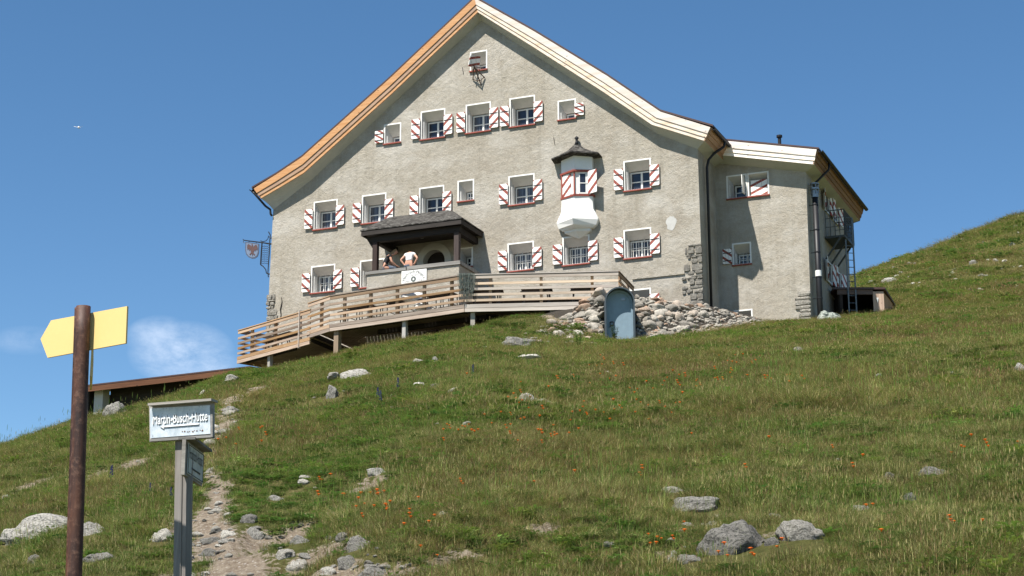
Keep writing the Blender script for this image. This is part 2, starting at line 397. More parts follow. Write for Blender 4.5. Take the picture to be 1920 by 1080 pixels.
# dirt path and bare spots: traced centre line on the slope
PATHPX = [(465, 1100, 82), (445, 1060, 74), (415, 1030, 60), (400, 1000, 46), (390, 975, 38), (400, 945, 45), (405, 915, 28), (392, 880, 12), (395, 850, 14), (408, 815, 26), (420, 790, 40), (418, 765, 44), (448, 745, 45), (480, 730, 38), (505, 718, 26)]
SPOTS = [(520, 1010, 70, 26), (590, 1040, 60, 22), (480, 985, 30, 14), (850, 1040, 60, 10), (1010, 985, 40, 8), (780, 1070, 50, 12), (900, 905, 30, 6), (1180, 1005, 40, 8), (60, 900, 40, 7), (250, 860, 30, 6), (640, 860, 25, 5), (330, 1060, 40, 14), (545, 985, 50, 22), (560, 1000, 40, 20), (690, 905, 40, 9), (630, 940, 24, 8), (1345, 975, 60, 13), (1300, 985, 25, 10), (1240, 1035, 28, 12), (700, 1068, 60, 14), (560, 1065, 40, 14), (375, 895, 16, 10), (180, 888, 24, 8), (235, 905, 20, 6), (520, 712, 30, 5), (1050, 880, 12, 6), (950, 1060, 60, 8), (1080, 1040, 30, 8), (640, 1058, 40, 12), (340, 975, 25, 14), (1440, 1000, 30, 12), (430, 800, 25, 10), (20, 935, 20, 5)]
for _pass in (0,):
    pts = [(ground(a, b), w) for a, b, w in PATHPX]
    for i in range(len(pts)-1):
        for k in range(6):
            t = k/6; p = pts[i][0].lerp(pts[i+1][0], t); w = (pts[i][1]*(1-t)+pts[i+1][1]*t)*p.y/3512
            DUST.append((p.x, p.y, w*.95, max(w, .35)*1.1))
    NPATH = len(DUST)
    for a, b, rx, ry in SPOTS:
        p = ground(a, b); sl_ = .03+1.6/p.y**1 * .9/p.y
        DUST.append((p.x, p.y, rx*p.y/3512*1.05, max(.12, ry/3512/(1.6/p.y**2)*.8)))
PATHS_D = [(a, b, r1*1.0, r2*1.2, .012) for a, b, r1, r2 in DUST[:NPATH]] + [(a, b, r1, r2, .10) for a, b, r1, r2 in DUST[NPATH:]]
def soil(x, y):
    m = np.zeros_like(np.asarray(x, float))
    for i, (a, b, r1, r2) in enumerate(DUST):
        m = np.maximum(m, np.exp(-(((x-a)/r1)**2+((y-b)/r2)**2)*.9))
    return m

def mk_ground():
    t = NT('alpine_turf'); v = t.map(src='World')
    at = t.n('ShaderNodeAttribute'); at.attribute_name = 'soil'; so_ = at.outputs['Fac']
    a = t.noise(v, .35, 5, .6); b = t.noise(v, 2.3, 6, .65); c = t.noise(v, 14, 6, .7); d = t.noise(v, 60, 4, .7)
    g = t.mix(t.ramp(a, [(.38, 0), (.62, 1)]), (.085, .095, .026), (.125, .11, .042))
    g = t.mix(t.ramp(b, [(.42, 0), (.66, .8)]), g, (.17, .14, .06))
    g = t.mix(t.ramp(c, [(.35, .6), (.58, 0)]), g, (.03, .036, .012))
    far = t.n('ShaderNodeNewGeometry'); sep = t.n('ShaderNodeSeparateXYZ'); t.l(far.outputs['Position'], sep.inputs[0])
    sl2 = t.mix(t.ramp(d, [(.3, 0), (.7, 1)]), (.22, .175, .125), (.38, .325, .25))
    sl2 = t.mix(t.ramp(c, [(.35, .75), (.6, 0)]), sl2, (.12, .08, .055))
    peb = t.vor(t.map((24, 24, 24), 'World'), 1., 'Distance'); sl2 = t.mix(t.ramp(peb, [(.16, .8), (.24, 0)]), sl2, (.46, .42, .37))
    sl2 = t.mix(t.ramp(t.math('MULTIPLY', so_, .5), [(.7, 0), (.85, 1)]), sl2, (.055, .048, .04))  # mound ground coloured near-black, painting the shade in gaps between stones
    k = t.math('ADD', so_, t.math('MULTIPLY', t.math('SUBTRACT', c, .5), 1.9)); k = t.math('ADD', k, t.math('MULTIPLY', t.math('SUBTRACT', b, .5), .5))
    kk = t.ramp(k, [(.38, 0), (.52, 1)])
    col = t.mix(kk, g, sl2)
    t.bump(t.math('ADD', c, t.math('MULTIPLY', d, .6)), 1., .06)
    return t.fin(col, .97, 0, .05)
M['ground'] = mk_ground()
def build_ground():
    ys = [-60., -40, -28, -18, -10, -5, -1, 2, 4]
    y = 5.5
    while y < 72: ys.append(y); y += max(.07, .0062*y)
    while y < 260: ys.append(y); y += .022*y*.6
    while y < 4200: ys.append(y); y *= 1.12
    c = np.linspace(-.325, .325, 440)
    side = []; q = .325; st = .004
    while q < 1.9: q += st; st *= 1.16; side.append(q)
    ss = np.concatenate([-np.array(side)[::-1], c, np.array(side)])
    ys = np.array(ys); Y, S = np.meshgrid(ys, ss, indexing='ij'); X = S*np.maximum(Y, 6)
    Zv = h(X, Y); so_ = np.maximum(soil(X, Y), np.clip(mound(X, Y)*10, 0, 2.2))
    n, m = X.shape
    me = bpy.data.meshes.new('meadow_ground')
    me.vertices.add(n*m); me.vertices.foreach_set('co', np.stack([X, Y, Zv], -1).reshape(-1).astype(np.float32))
    idx = np.arange(n*m).reshape(n, m)
    q = np.stack([idx[:-1, :-1], idx[:-1, 1:], idx[1:, 1:], idx[1:, :-1]], -1).reshape(-1, 4)
    me.loops.add(q.size); me.polygons.add(len(q)); me.loops.foreach_set('vertex_index', q.reshape(-1).astype(np.int32))
    me.polygons.foreach_set('loop_start', (np.arange(len(q))*4).astype(np.int32))
    me.update(calc_edges=True); me.polygons.foreach_set('use_smooth', [True]*len(q))
    a = me.attributes.new('soil', 'FLOAT', 'POINT'); a.data.foreach_set('value', so_.reshape(-1).astype(np.float32))
    me.materials.append(M['ground'])
    o = bpy.data.objects.new('ground', me); COL.objects.link(o); tag(o, kind='structure', label='grassy alpine slope with a dirt footpath climbing to the hut', cat='ground')
    return o
build_ground()
# ------------------------------------------------------------------ the hut
HB = 13.9                              # level of the wall foot
hut = thing('mountain_hut', H(0, 0, HB), 'large roughcast mountain hut with steep gable and red white shutters', 'house', rot=HUTROT)
EF = .43                               # verge overhang
LH = 15.0
g = lambda px, py, w=0: onw(px, py, w)
# wall top line on the facade plane
WT = [g(513, 391), g(588, 333), g(905, 38.6), g(1234.7, 252.5), g(1309, 281)]
UL, UR = WT[0][0], WT[-1][0]
ULB = g(497, 640)[0]; URB = g(1317, 500)[0]
HOLES = []                             # rectangles cut into the facade wall
def avg(q, w):
    Q = [g(px, py, w) for px, py in q]; return [(Q[0][0]+Q[3][0])/2, (Q[1][0]+Q[2][0])/2, (Q[2][1]+Q[3][1])/2, (Q[0][1]+Q[1][1])/2]
WIN = {
 'A': [(588.5,375.6),(634.6,371.7),(632.8,424),(587.8,429)], 'B': [(678.6,364.7),(726.8,359.8),(724,412),(678.6,418.5)],
 'C': [(787,352.5),(833,347.2),(833,400),(787,404.5)],
 'D': [(953.8,330.8),(1004,324.4),(1003,380.7),(954.5,386)], 'E': [(1170,303),(1221.6,298),(1221.6,354.4),(1171,361.4)],
 'F': [(583.2,498.7),(630,492.4),(628,544.5),(581.5,550.5)], 'G': [(675,491),(722,485),(720,535.5),(675,541)],
 'H': [(952,456),(1002,450.4),(1001,501),(952,507.4)],
 'I': [(1055.5,444.8),(1105.8,439.5),(1105.8,492.3),(1055,498.6)], 'J': [(1170,430.7),(1222,425.4),(1221.6,481),(1170,486.3)],
 'L': [(790.5,208.5),(837.4,202),(835,254.8),(789.5,261.2)], 'M': [(874.8,196.3),(922.4,190.6),(921.7,244.5),(874.3,249.7)],
 'N': [(956.8,184.4),(1005.4,178),(1004.2,233),(956.8,239.2)],
 'S': [(859,338.5),(889.5,335.5),(890.3,374),(858.4,378.3)], 'K': [(721.7,232.3),(753.8,229),(753.3,264.6),(720.8,269.7)],
 'O': [(1047,189),(1081.5,185.6),(1081.5,222),(1047.3,225.4)], 'P': [(883,97),(915.6,93.7),(915.6,129.5),(883.3,133)],
 'Q': [(1176,545),(1221,540),(1221,590),(1176,595)], 'T': [(862,465),(887,462),(887,498),(862,501)]}
RECT = {k: avg(q, 0) for k, q in WIN.items()}
for row in (['A','B','C','D','E'], ['F','G','H','I','J'], ['L','M','N']):   # common sill and lintel lines per storey
    for i in (2, 3):
        m_ = sum(RECT[k][i] for k in row)/len(row)
        for k in row: RECT[k][i] = m_
    w_ = sum(RECT[k][1]-RECT[k][0] for k in row)/len(row)
    for k in row:
        c_ = (RECT[k][0]+RECT[k][1])/2; RECT[k][0] = c_-w_/2; RECT[k][1] = c_+w_/2
FRM = .055
def hole(r): return [(r[0]+FRM, r[2]+FRM*.4), (r[1]-FRM, r[2]+FRM*.4), (r[1]-FRM, r[3]-FRM), (r[0]+FRM, r[3]-FRM)]
def wall_poly(outer, holes, w, mb, mi=0, back=None):
    lists = [[Vector((u, z, 0)) for u, z in outer]] + [[Vector((u, z, 0)) for u, z in hh] for hh in holes]
    tr = tessellate_polygon(lists); flat = [p for l in lists for p in l]
    mb.add([H(p.x, w, p.y) for p in flat], [tuple(t) for t in tr], mi)
dc = g(814, 500); dcu = dc[0]
def arch(uc, r, z0, zc, n=16): return [(uc-r, z0)] + [(uc-r*math.cos(math.pi*i/n), zc+r*math.sin(math.pi*i/n)) for i in range(n+1)] + [(uc+r, z0)]
DZ = g(814, 468)[1]; DR = (g(834.5, 490)[0]-g(793.6, 490)[0])/2; DZC = DZ-DR; DZ0 = DZC-1.15
wall = MB()
hs = [hole(RECT[k]) for k in RECT] + [arch(dcu, DR, DZ0, DZC)]
outer = [(ULB, HB), (URB, HB)] + WT[::-1]
wall_poly(outer, hs, 0, wall)
# gable-wall returns: left, right, rear
wall.add([H(ULB, 0, HB), H(UL, 0, WT[0][1]), H(UL, -LH, WT[0][1]), H(ULB, -LH, HB)], [(0, 1, 2, 3)])
wall.add([H(URB, 0, HB), H(UR, 0, WT[-1][1]), H(UR, -LH, WT[-1][1]), H(URB, -LH, HB)], [(0, 1, 2, 3)])
wall.add([H(u, -LH, z) for u, z in outer], [tuple(range(len(outer)))])
wall.build('wall', M['plaster'], hut, fixn=False)

# roof: profile of the verge, swept back
RT = [g(478, 352, EF), g(520, 326, EF), g(568, 294, EF), g(733, 147.5, EF), g(893.5, -3, EF), g(1004.8, 60, EF), g(1139.6, 143, EF), g(1240.7, 211.6, EF), g(1334, 241, EF)]
RB = [g(489, 369.8, EF), g(528, 347.5, EF), g(571, 321.5, EF), g(737, 173, EF), g(897.8, 22, EF), g(1000, 86.5, EF), g(1130, 170.5, EF), g(1223.8, 234.5, EF), g(1322.5, 265.3, EF)]
def lerp2(a, b, t): return (a[0]*(1-t)+b[0]*t, a[1]*(1-t)+b[1]*t)
APX = 4
roof = MB()
TK = .07
top = [(u + (.10 if i == 8 else -.10 if i == 0 else 0), z+.02) for i, (u, z) in enumerate(RT)]
tp = [(u, z+TK) for u, z in top]
ring = tp + top[::-1]
roof.loft([[H(u, EF+.06, z) for u, z in ring], [H(u, -LH-.5, z) for u, z in ring]], close=True, caps=True)
rf = roof.build('roof', M['roof'], hut)
# underlay so that the roof has a body, and side soffits
body = MB()
prof = RT + RB[::-1]
low = [RB[0], WT[0]] + WT[1:-1] + [WT[-1], RB[-1]]
core = RT + [RB[-1], WT[-1]] + WT[1:-1][::-1] + [WT[0], RB[0]]
# soffit along the verge
sof = MB()
WTs = [WT[0], lerp2(WT[0], WT[1], .5), WT[1], lerp2(WT[1], WT[2], .5), WT[2], lerp2(WT[2], WT[3], .34), lerp2(WT[2], WT[3], .7), WT[3], WT[4]]
rows_ = []
for t in (0, .25, .5, .75, 1):
    row = []
    for a, b in zip(RB, WTs):
        c = t*t*.45+t*.55
        row.append(H(a[0]*(1-t)+b[0]*t, (EF-.03)*(1-t)+.0*t, a[1]*(1-c)+b[1]*c))
    rows_.append(row)
sof.loft(rows_)
for a, b in ((RB[0], WT[0]), (RB[-1], WT[-1])):
    pr = []
    for t in (0, .33, .66, 1):
        c = t*t*.45+t*.55; pr.append((a[0]*(1-t)+b[0]*t, a[1]*(1-c)+b[1]*c))
    sof.loft([[H(u, EF-.03, z) for u, z in pr[:1]] + [H(u, (EF-.03)*(1-t), z) for (u, z), t in zip(pr[1:], (.33, .66, 1))], [H(u, -LH-.3, z) for u, z in pr]])
sof.build('soffit', M['soffit'], hut, smooth=False, fixn=False)
def verge(T, B, w, mats, parent, nm='verge_board', split=None, lap=.05):
    """three stepped boards following the profile; the upper one stands proudest"""
    obs = []
    for k, (t0, t1, pr) in enumerate(((0, .46, .06), (.46, .75, .03), (.75, 1.0, .0))):
        for side, (i0, i1) in enumerate(split or [(0, len(T)-1)]):
            mb = MB(); ring = []
            for i in range(i0, i1+1):
                a = lerp2(T[i], B[i], t0); b = lerp2(T[i], B[i], t1+.015)
                ring.append([H(a[0], w+pr, a[1]), H(b[0], w+pr, b[1]), H(b[0], w+pr-.045, b[1]), H(a[0], w+pr-.045, a[1])])
            mb.loft(ring, close=True, caps=True)
            o = mb.build(nm, mats[side], parent)
            obs.append(o)
    return obs
M['larchL2'] = mk_wood('brown_verge_board', (.31, .165, .08), (.43, .26, .14), 'X', .6, (.32, .14, .05))
verge(RT, RB, EF, [M['larchL2'], M['larchR']], hut, split=[(0, APX), (APX, 8)])  # boards left of the apex browner and darker, those right of it paler
# eaves: box side fascia boards + gutters running back
def eave(ut, zt, ub, zb, w0, w1, sgn, parent, mat):
    mb = MB()
    for k, (t0, t1, pr) in enumerate(((0, .46, .05), (.46, .75, .025), (.75, 1, 0))):
        a = (ut+(ub-ut)*t0, zt+(zb-zt)*t0); b = (ut+(ub-ut)*t1, zt+(zb-zt)*t1)
        mb.hexa([H(b[0]-sgn*.04, w1, b[1]), H(b[0]+sgn*pr, w1, b[1]), H(b[0]+sgn*pr, w0, b[1]), H(b[0]-sgn*.04, w0, b[1]),
                 H(a[0]-sgn*.04, w1, a[1]), H(a[0]+sgn*pr, w1, a[1]), H(a[0]+sgn*pr, w0, a[1]), H(a[0]-sgn*.04, w0, a[1])])
    mb.build('eave_board', mat, parent)
def gutter(u, z, w0, w1, parent, r=.08):
    mb = MB(); n = 8
    pr = [(u+r*math.cos(math.pi*(1+i/n)), z+r*math.sin(math.pi*(1+i/n))) for i in range(n+1)]
    pr2 = [(u+(r-.012)*math.cos(math.pi*(1+i/n)), z+(r-.012)*math.sin(math.pi*(1+i/n))) for i in range(n+1)][::-1]
    ring = pr+pr2
    mb.loft([[H(a, w0, b) for a, b in ring], [H(a, w1, b) for a, b in ring]], close=True, caps=True)
    return mb.build('gutter', M['iron'], parent, smooth=False)
M['larchE'] = mk_wood('larch_eave_board', (.24, .13, .065), (.34, .20, .11), 'Y', .7)
eave(RT[-1][0], RT[-1][1], RB[-1][0], RB[-1][1], EF, -LH-.3, 1, hut, M['larchE'])
eave(RT[0][0], RT[0][1], RB[0][0], RB[0][1], EF, -LH-.3, -1, hut, M['larchE'])
gR = gutter(RT[-1][0]+.10, RT[-1][1]-.03, EF+.02, -LH-.3, hut)
gL = gutter(RT[0][0]-.12, RT[0][1]-.02, EF+.08, -LH-.3, hut)
# side wall plane of the main house: setback of the wing
SB = -onu(1347, 450, URB)[0]
dp = MB(); du = URB+.10
gw = -1.0
dp.tube([H(RT[-1][0]+.1, gw, RT[-1][1]-.10), H(RT[-1][0]+.08, gw, RT[-1][1]-.28), H(RT[-1][0]-.3, gw+.1, RT[-1][1]-.55), H(URB+.16, gw+.3, RT[-1][1]-.82), H(URB+.09, gw+.32, RT[-1][1]-1.1), H(URB+.1, gw+.32, HB+.2)], .05, 10)
dp.build('downpipe', M['iron'], hut, smooth=True)
dl = MB(); dl.tube([H(RT[0][0]-.1, .45, RT[0][1]-.1), H(RT[0][0], .42, RT[0][1]-.2), H(UL-.25, .2, WT[0][1]+.12), H(UL-.08, .1, WT[0][1]-.02), H(UL-.07, .08, WT[0][1]-.2), H(UL-.02, .05, WT[0][1]-.28)], .045, 8)
dl.build('downpipe', M['iron'], hut, smooth=True)

# ---- windows
shutter_w = [0]
def shutter(parent, u0, u1, z0, z1, mat, w=.05, tilt=0., gap=.055):
    mb = MB(); mb.box(u0, u1, w, w+.035, z0, z1); 
    o = mb.build('shutter', mat, parent)
    hh = z1-z0
    for f in (.2, .72):
        zc = z0+hh*f; MB().beam(H(u0+.02, w+.039, zc), H(u1-.02, w+.039, zc), .035, .008, N_).build('strap_hinge', M['iron'], o)
    return o
def casement(parent, u0, u1, z0, z1, w, cols=2, rws=2, thick=.045, mun=.022, outer=True):
    fr = MB()
    if outer:     # dark shadow-gap frame
        pass
    for a in ((u0, u0+thick, z0, z1), (u1-thick, u1, z0, z1), (u0+thick, u1-thick, z0, z0+thick), (u0+thick, u1-thick, z1-thick, z1)):
        fr.box(a[0], a[1], w, w+.05, a[2], a[3])
    for i in range(1, cols):
        c = u0+(u1-u0)*i/cols; mm = mun*1.6 if (cols == 2 and i == 1) or (cols == 4 and i == 2) else mun*.8
        fr.box(c-mm, c+mm, w+.004, w+.045, z0+thick, z1-thick)
    for i in range(1, rws):
        c = z0+(z1-z0)*i/rws; fr.box(u0+thick, u1-thick, w+.008, w+.038, c-mun*.75, c+mun*.75)
    fr.build('frame', M['white'], parent)
    gl = MB(); gl.box(u0+thick*.5, u1-thick*.5, w+.008, w+.016, z0+thick*.5, z1-thick*.5); gl.build('glass_pane', M['glass2' if rnd.random() < .35 else 'glass'], parent)
def window(root, r, w=0., L=1, Rr=1, cols=2, rws=2, kind='std', label=None, depth=.38, shw=.37, matL=None, matR=None, wh=None):
    u0, u1, z0, z1 = r; Hh = z1-z0
    sm = MB()                                                # flat painted surround, 12 mm proud
    f = FRM
    for a in ((u0, u0+f, z0, z1), (u1-f, u1, z0, z1), (u0+f, u1-f, z1-f, z1), (u0+f, u1-f, z0, z0+f*.4)):
        sm.box(a[0], a[1], w-.01, w+.012, a[2], a[3])
    win = sm.build('window', M['white'], root)
    if label: win['label'] = label
    U0, U1, Z0, Z1 = u0+f, u1-f, z0+f*.4, z1-f
    if kind == 'small': i0, i1, j0, j1 = U0+.13, U1-.02, Z0+.02, Z1-(.36 if wh is None else wh)
    else: i0, i1, j0, j1 = U0+.03, U1-.02, Z0+.02, Z1-(.26 if wh is None else wh)
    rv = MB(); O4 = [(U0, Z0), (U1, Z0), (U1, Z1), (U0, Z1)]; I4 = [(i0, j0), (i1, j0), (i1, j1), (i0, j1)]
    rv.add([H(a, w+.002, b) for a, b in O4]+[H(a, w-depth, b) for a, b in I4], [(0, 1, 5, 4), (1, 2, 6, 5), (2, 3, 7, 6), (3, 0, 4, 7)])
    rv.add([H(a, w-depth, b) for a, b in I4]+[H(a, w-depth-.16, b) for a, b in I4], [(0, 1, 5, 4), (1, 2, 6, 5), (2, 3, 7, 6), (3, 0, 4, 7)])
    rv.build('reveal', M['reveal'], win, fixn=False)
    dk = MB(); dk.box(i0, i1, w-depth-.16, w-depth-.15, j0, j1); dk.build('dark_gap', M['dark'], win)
    casement(win, i0+.035, i1-.0, j0+.01, j1-.035, w-depth-.10, cols, rws)
    if kind == 'bar':
        ib = MB()
        n = 4
        for i in range(n):
            c = i0+(i1-i0)*(i+.75)/(n+.2); ib.tube([H(c, w-depth+.02, j0), H(c, w-depth+.02, j1)], .010, 6)
        ib.tube([H(i0, w-depth+.035, j0+(j1-j0)*.55), H(i1, w-depth+.035, j0+(j1-j0)*.55)], .010, 6)
        ib.build('window_bars', M['white'], win)
    si = MB(); si.box(u0-.015, u1+.015, w-.02, w+.07, z0-.05, z0-.002); si.build('sill', M['red'], win)
    # open inner jamb leaf (white strip seen at the left reveal)
    if kind != 'plain':
        jl = MB(); jl.box(U0+.035, U0+.055, w-.30, w-.08, Z0+.05, Z0+(j1-j0)*.92); jl.build('jamb_leaf', M['white'], win)
    sh_h = Hh*.69 if kind != 'small' else Hh*.62
    zb = z0+.055
    if L: shutter(win, u0-shw+.005, u0+.0, zb, zb+sh_h, matL or M['shL'], w=w+.05)
    if Rr: shutter(win, u1-.035, u1-.035+shw, zb, zb+sh_h, matR or M['shR'], w=w+.05)
    return win
nm_ = {'A': 'first floor window nearest the left corner', 'B': 'first floor window left above the porch roof', 'C': 'first floor window touching the porch roof', 'D': 'first floor window left of the oriel', 'E': 'first floor window right of the oriel',
       'F': 'ground floor window nearest the left corner', 'G': 'ground floor window half hidden by the porch', 'H': 'ground floor window right of the porch', 'I': 'barred ground floor window under the oriel', 'J': 'barred ground floor window right of the oriel',
       'L': 'left window of the attic row of three', 'M': 'middle window of the attic row of three', 'N': 'right window of the attic row of three'}
for k in 'ABCDE': window(hut, RECT[k], label=nm_[k])
for k in 'LMN': window(hut, RECT[k], label=nm_[k])
for k in 'FGHIJ': window(hut, RECT[k], label=nm_[k], cols=4, rws=2, kind='bar', Rr=(k != 'G'))
window(hut, RECT['S'], L=0, Rr=0, cols=3, rws=2, kind='small', label='small shutterless window right above the porch roof', wh=.30)
M['shK'] = mk_shutter('small_shutter_paint', 1, .5)
window(hut, RECT['K'], L=1, Rr=0, cols=1, rws=1, kind='small', label='small attic window with one shutter, left end of the attic row', matL=M['shK'])
window(hut, RECT['O'], L=0, Rr=1, cols=1, rws=1, kind='small', label='small attic window with one shutter, right end of the attic row', matR=M['shK'])
window(hut, RECT['P'], L=0, Rr=0, cols=1, rws=1, kind='small', label='topmost attic window under the ridge')
window(hut, RECT['Q'], L=0, Rr=1, kind='std', label='basement window behind the rubble mound')
window(hut, RECT['T'], L=0, Rr=0, kind='plain', cols=2, rws=2, label='window inside the porch beside the arched door', wh=.2)

# ---- arched door in porch
dw = MB(); ring_o = arch(dcu, DR+.27, DZ0, DZC, 20); ring_i = arch(dcu, DR, DZ0, DZC, 20)
def ring_strip(mb, A, B, wa, wb, mi=0):
    mb.loft([[H(u, wa, z) for u, z in A], [H(u, wb, z) for u, z in B]], mi=mi)
ring_strip(dw, ring_o, ring_o, 0, .03); ring_strip(dw, ring_o, ring_i, .03, .03); ring_strip(dw, ring_i, ring_i, .03, -.35)
door = dw.build('door', M['soffit'], hut, fixn=False)
dd = MB(); dd.prism([H(u, -.35, z) for u, z in ring_i], N_*-.05); dd.build('door_leaf', M['darkwood'], door)
dh = MB(); dh.tube([H(dcu+DR*.7, -.30, DZ0+1.0), H(dcu+DR*.5, -.28, DZ0+1.0)], .012, 6); dh.build('handle', M['iron'], door)

# ---- exposed rubble quoins
def stone_block(mb, c, hu, hw, hz, seed, mi=0):
    r = random.Random(seed); V = []; 
    for a in (-1, 0, 1):
        for b in (-1, 0, 1):
            for d in (-1, 0, 1):
                if a == b == d == 0: continue
                l = max(abs(a)+abs(b)+abs(d), 1); k = {1: 1.0, 2: .93, 3: .84}[l]
                V.append(H(c[0]+a*hu*k*r.uniform(.88, 1.06), c[1]+b*hw*k*r.uniform(.9, 1.05), c[2]+d*hz*k*r.uniform(.86, 1.06)))
    import itertools
    keys = [t for t in itertools.product((-1, 0, 1), repeat=3) if t != (0, 0, 0)]; ix = {t: i for i, t in enumerate(keys)}
    F = []
    for ax in range(3):
        o1, o2 = [i for i in range(3) if i != ax]
        for sg in (-1, 1):
            for a in (-1, 0):
                for b in (-1, 0):
                    q = []
                    for da, db in ((0, 0), (1, 0), (1, 1), (0, 1)):
                        t = [0, 0, 0]; t[ax] = sg; t[o1] = a+da; t[o2] = b+db; q.append(ix[tuple(t)])
                    F.append(tuple(q))
    mb.add(V, F, mi)
def quoin(u_edge, sgn, z0, z1, width, w0=0.0, seed=1):
    r = random.Random(seed); mb = MB(); z = z0
    while z < z1:
        hh = r.choice((.07, .10, .14, .20, .27))*r.uniform(.85, 1.15); fr = (z-z0)/(z1-z0); wd = width*r.uniform(.6, 1.15)*(1 if fr < .7 else 1-.9*(fr-.7))
        x = 0
        while x < wd-.08:
            s1 = min(wd-x, r.uniform(.16, .62))
            stone_block(mb, (u_edge-sgn*(x+s1/2), w0-r.uniform(.0, .035), z+hh/2+r.uniform(-.02, .02)), s1/2*.97, r.uniform(.055, .09), hh/2*r.uniform(.8, 1.12), r.random()); x += s1+.012
        z += hh+.008
    return mb.build('quoin', M['quoin'], hut, smooth=False)
zq = lambda py: g(1300, py)[1]
quoin(URB+.02, 1, HB, zq(462), .74, 0, 3)
quoin(ULB, -1, HB, g(515, 560)[1], .62, 0, 4)
ck = MB(); pts = [g(523, 602), g(527, 590), g(526, 578), g(529, 565), g(528, 556)]
ck.tube([H(a, .012, b) for a, b in pts], [.012, .02, .03, .02, .01], 6); ck.build('wall_crack', M['dark'], hut)
# plaster ledge low on the right of the facade
a = g(1186, 524); b = g(1284, 514)
lg = MB(); lg.box(a[0], b[0], .0, .05, (a[1]+b[1])/2-.03, (a[1]+b[1])/2+.03); lg.build('ledge', M['plaster'], hut)
# pale repair patch
pa = g(1259, 419); pm = MB(); r = random.Random(5)
ring = [H(pa[0]+.20*math.cos(t)*r.uniform(.8, 1.15), .004, pa[1]+.27*math.sin(t)*r.uniform(.85, 1.1)) for t in [i*math.pi/12 for i in range(24)]]
pm.prism(ring, N_*.002); M['patch'] = mk_paint('pale_patch_mortar', (.46, .45, .42), .4, .9, 5); pm.build('mortar_patch', M['patch'], hut)
# small iron wall hooks / tie
for px, py, l in ((869, 133, .3), (1039.5, 265, .3)):
    a = g(px, py); tb = MB(); tb.tube([H(a[0], .02, a[1]+l/2), H(a[0]+.05, .02, a[1]-l/2)], .010, 6); tb.build('wall_tie', M['iron'], hut)

# ---- hoist frame below the topmost window
c = g(903, 140); hb = MB(); b0 = g(884+4, 131); ap = (c[0], 0)
za = g(900, 134)[1]; zl = g(900, 148)[1]; zt = g(905, 160)[1]
u1_, u2_ = g(893, 130)[0], g(909, 130)[0]; um = g(899, 130)[0]
hb.tube([H(um, .45, za+.05), H(g(889, 146)[0], .03, zl)], .022, 6)
hb.tube([H(um, .45, za+.05), H(g(911, 146)[0], .03, zl)], .022, 6)
hb.tube([H(um, .5, za+.12), H(g(905, 150)[0], .06, zt)], .024, 6)
hb.tube([H(g(889, 146)[0], .03, zl), H(g(903, 153)[0], .1, zl-.12), H(g(911, 146)[0], .03, zl+.04)], .016, 6)
hb.tube([H(u1_-.1, .05, za+.05), H(um, .45, za+.05), H(um+.1, -.2, za+.2)], .018, 6)
hb.build('hoist_bracket', mk_flat('rusty_iron', (.12, .07, .05), .8), hut)
sp_ = MB(); q0 = RECT['P']; sp_.hexa([H(q0[0]+.10, .42, q0[2]+.06), H(q0[0]+.36, .0, q0[2]+.04), H(q0[0]+.39, .0, q0[2]+.04), H(q0[0]+.13, .44, q0[2]+.06),
      H(q0[0]+.18, .42, q0[2]+.48), H(q0[0]+.42, .0, q0[2]+.56), H(q0[0]+.45, .0, q0[2]+.56), H(q0[0]+.21, .44, q0[2]+.48)])
spo = sp_.build('shutter', M['shR'], hut); spo['label'] = 'small shutter swung half open in the topmost window'
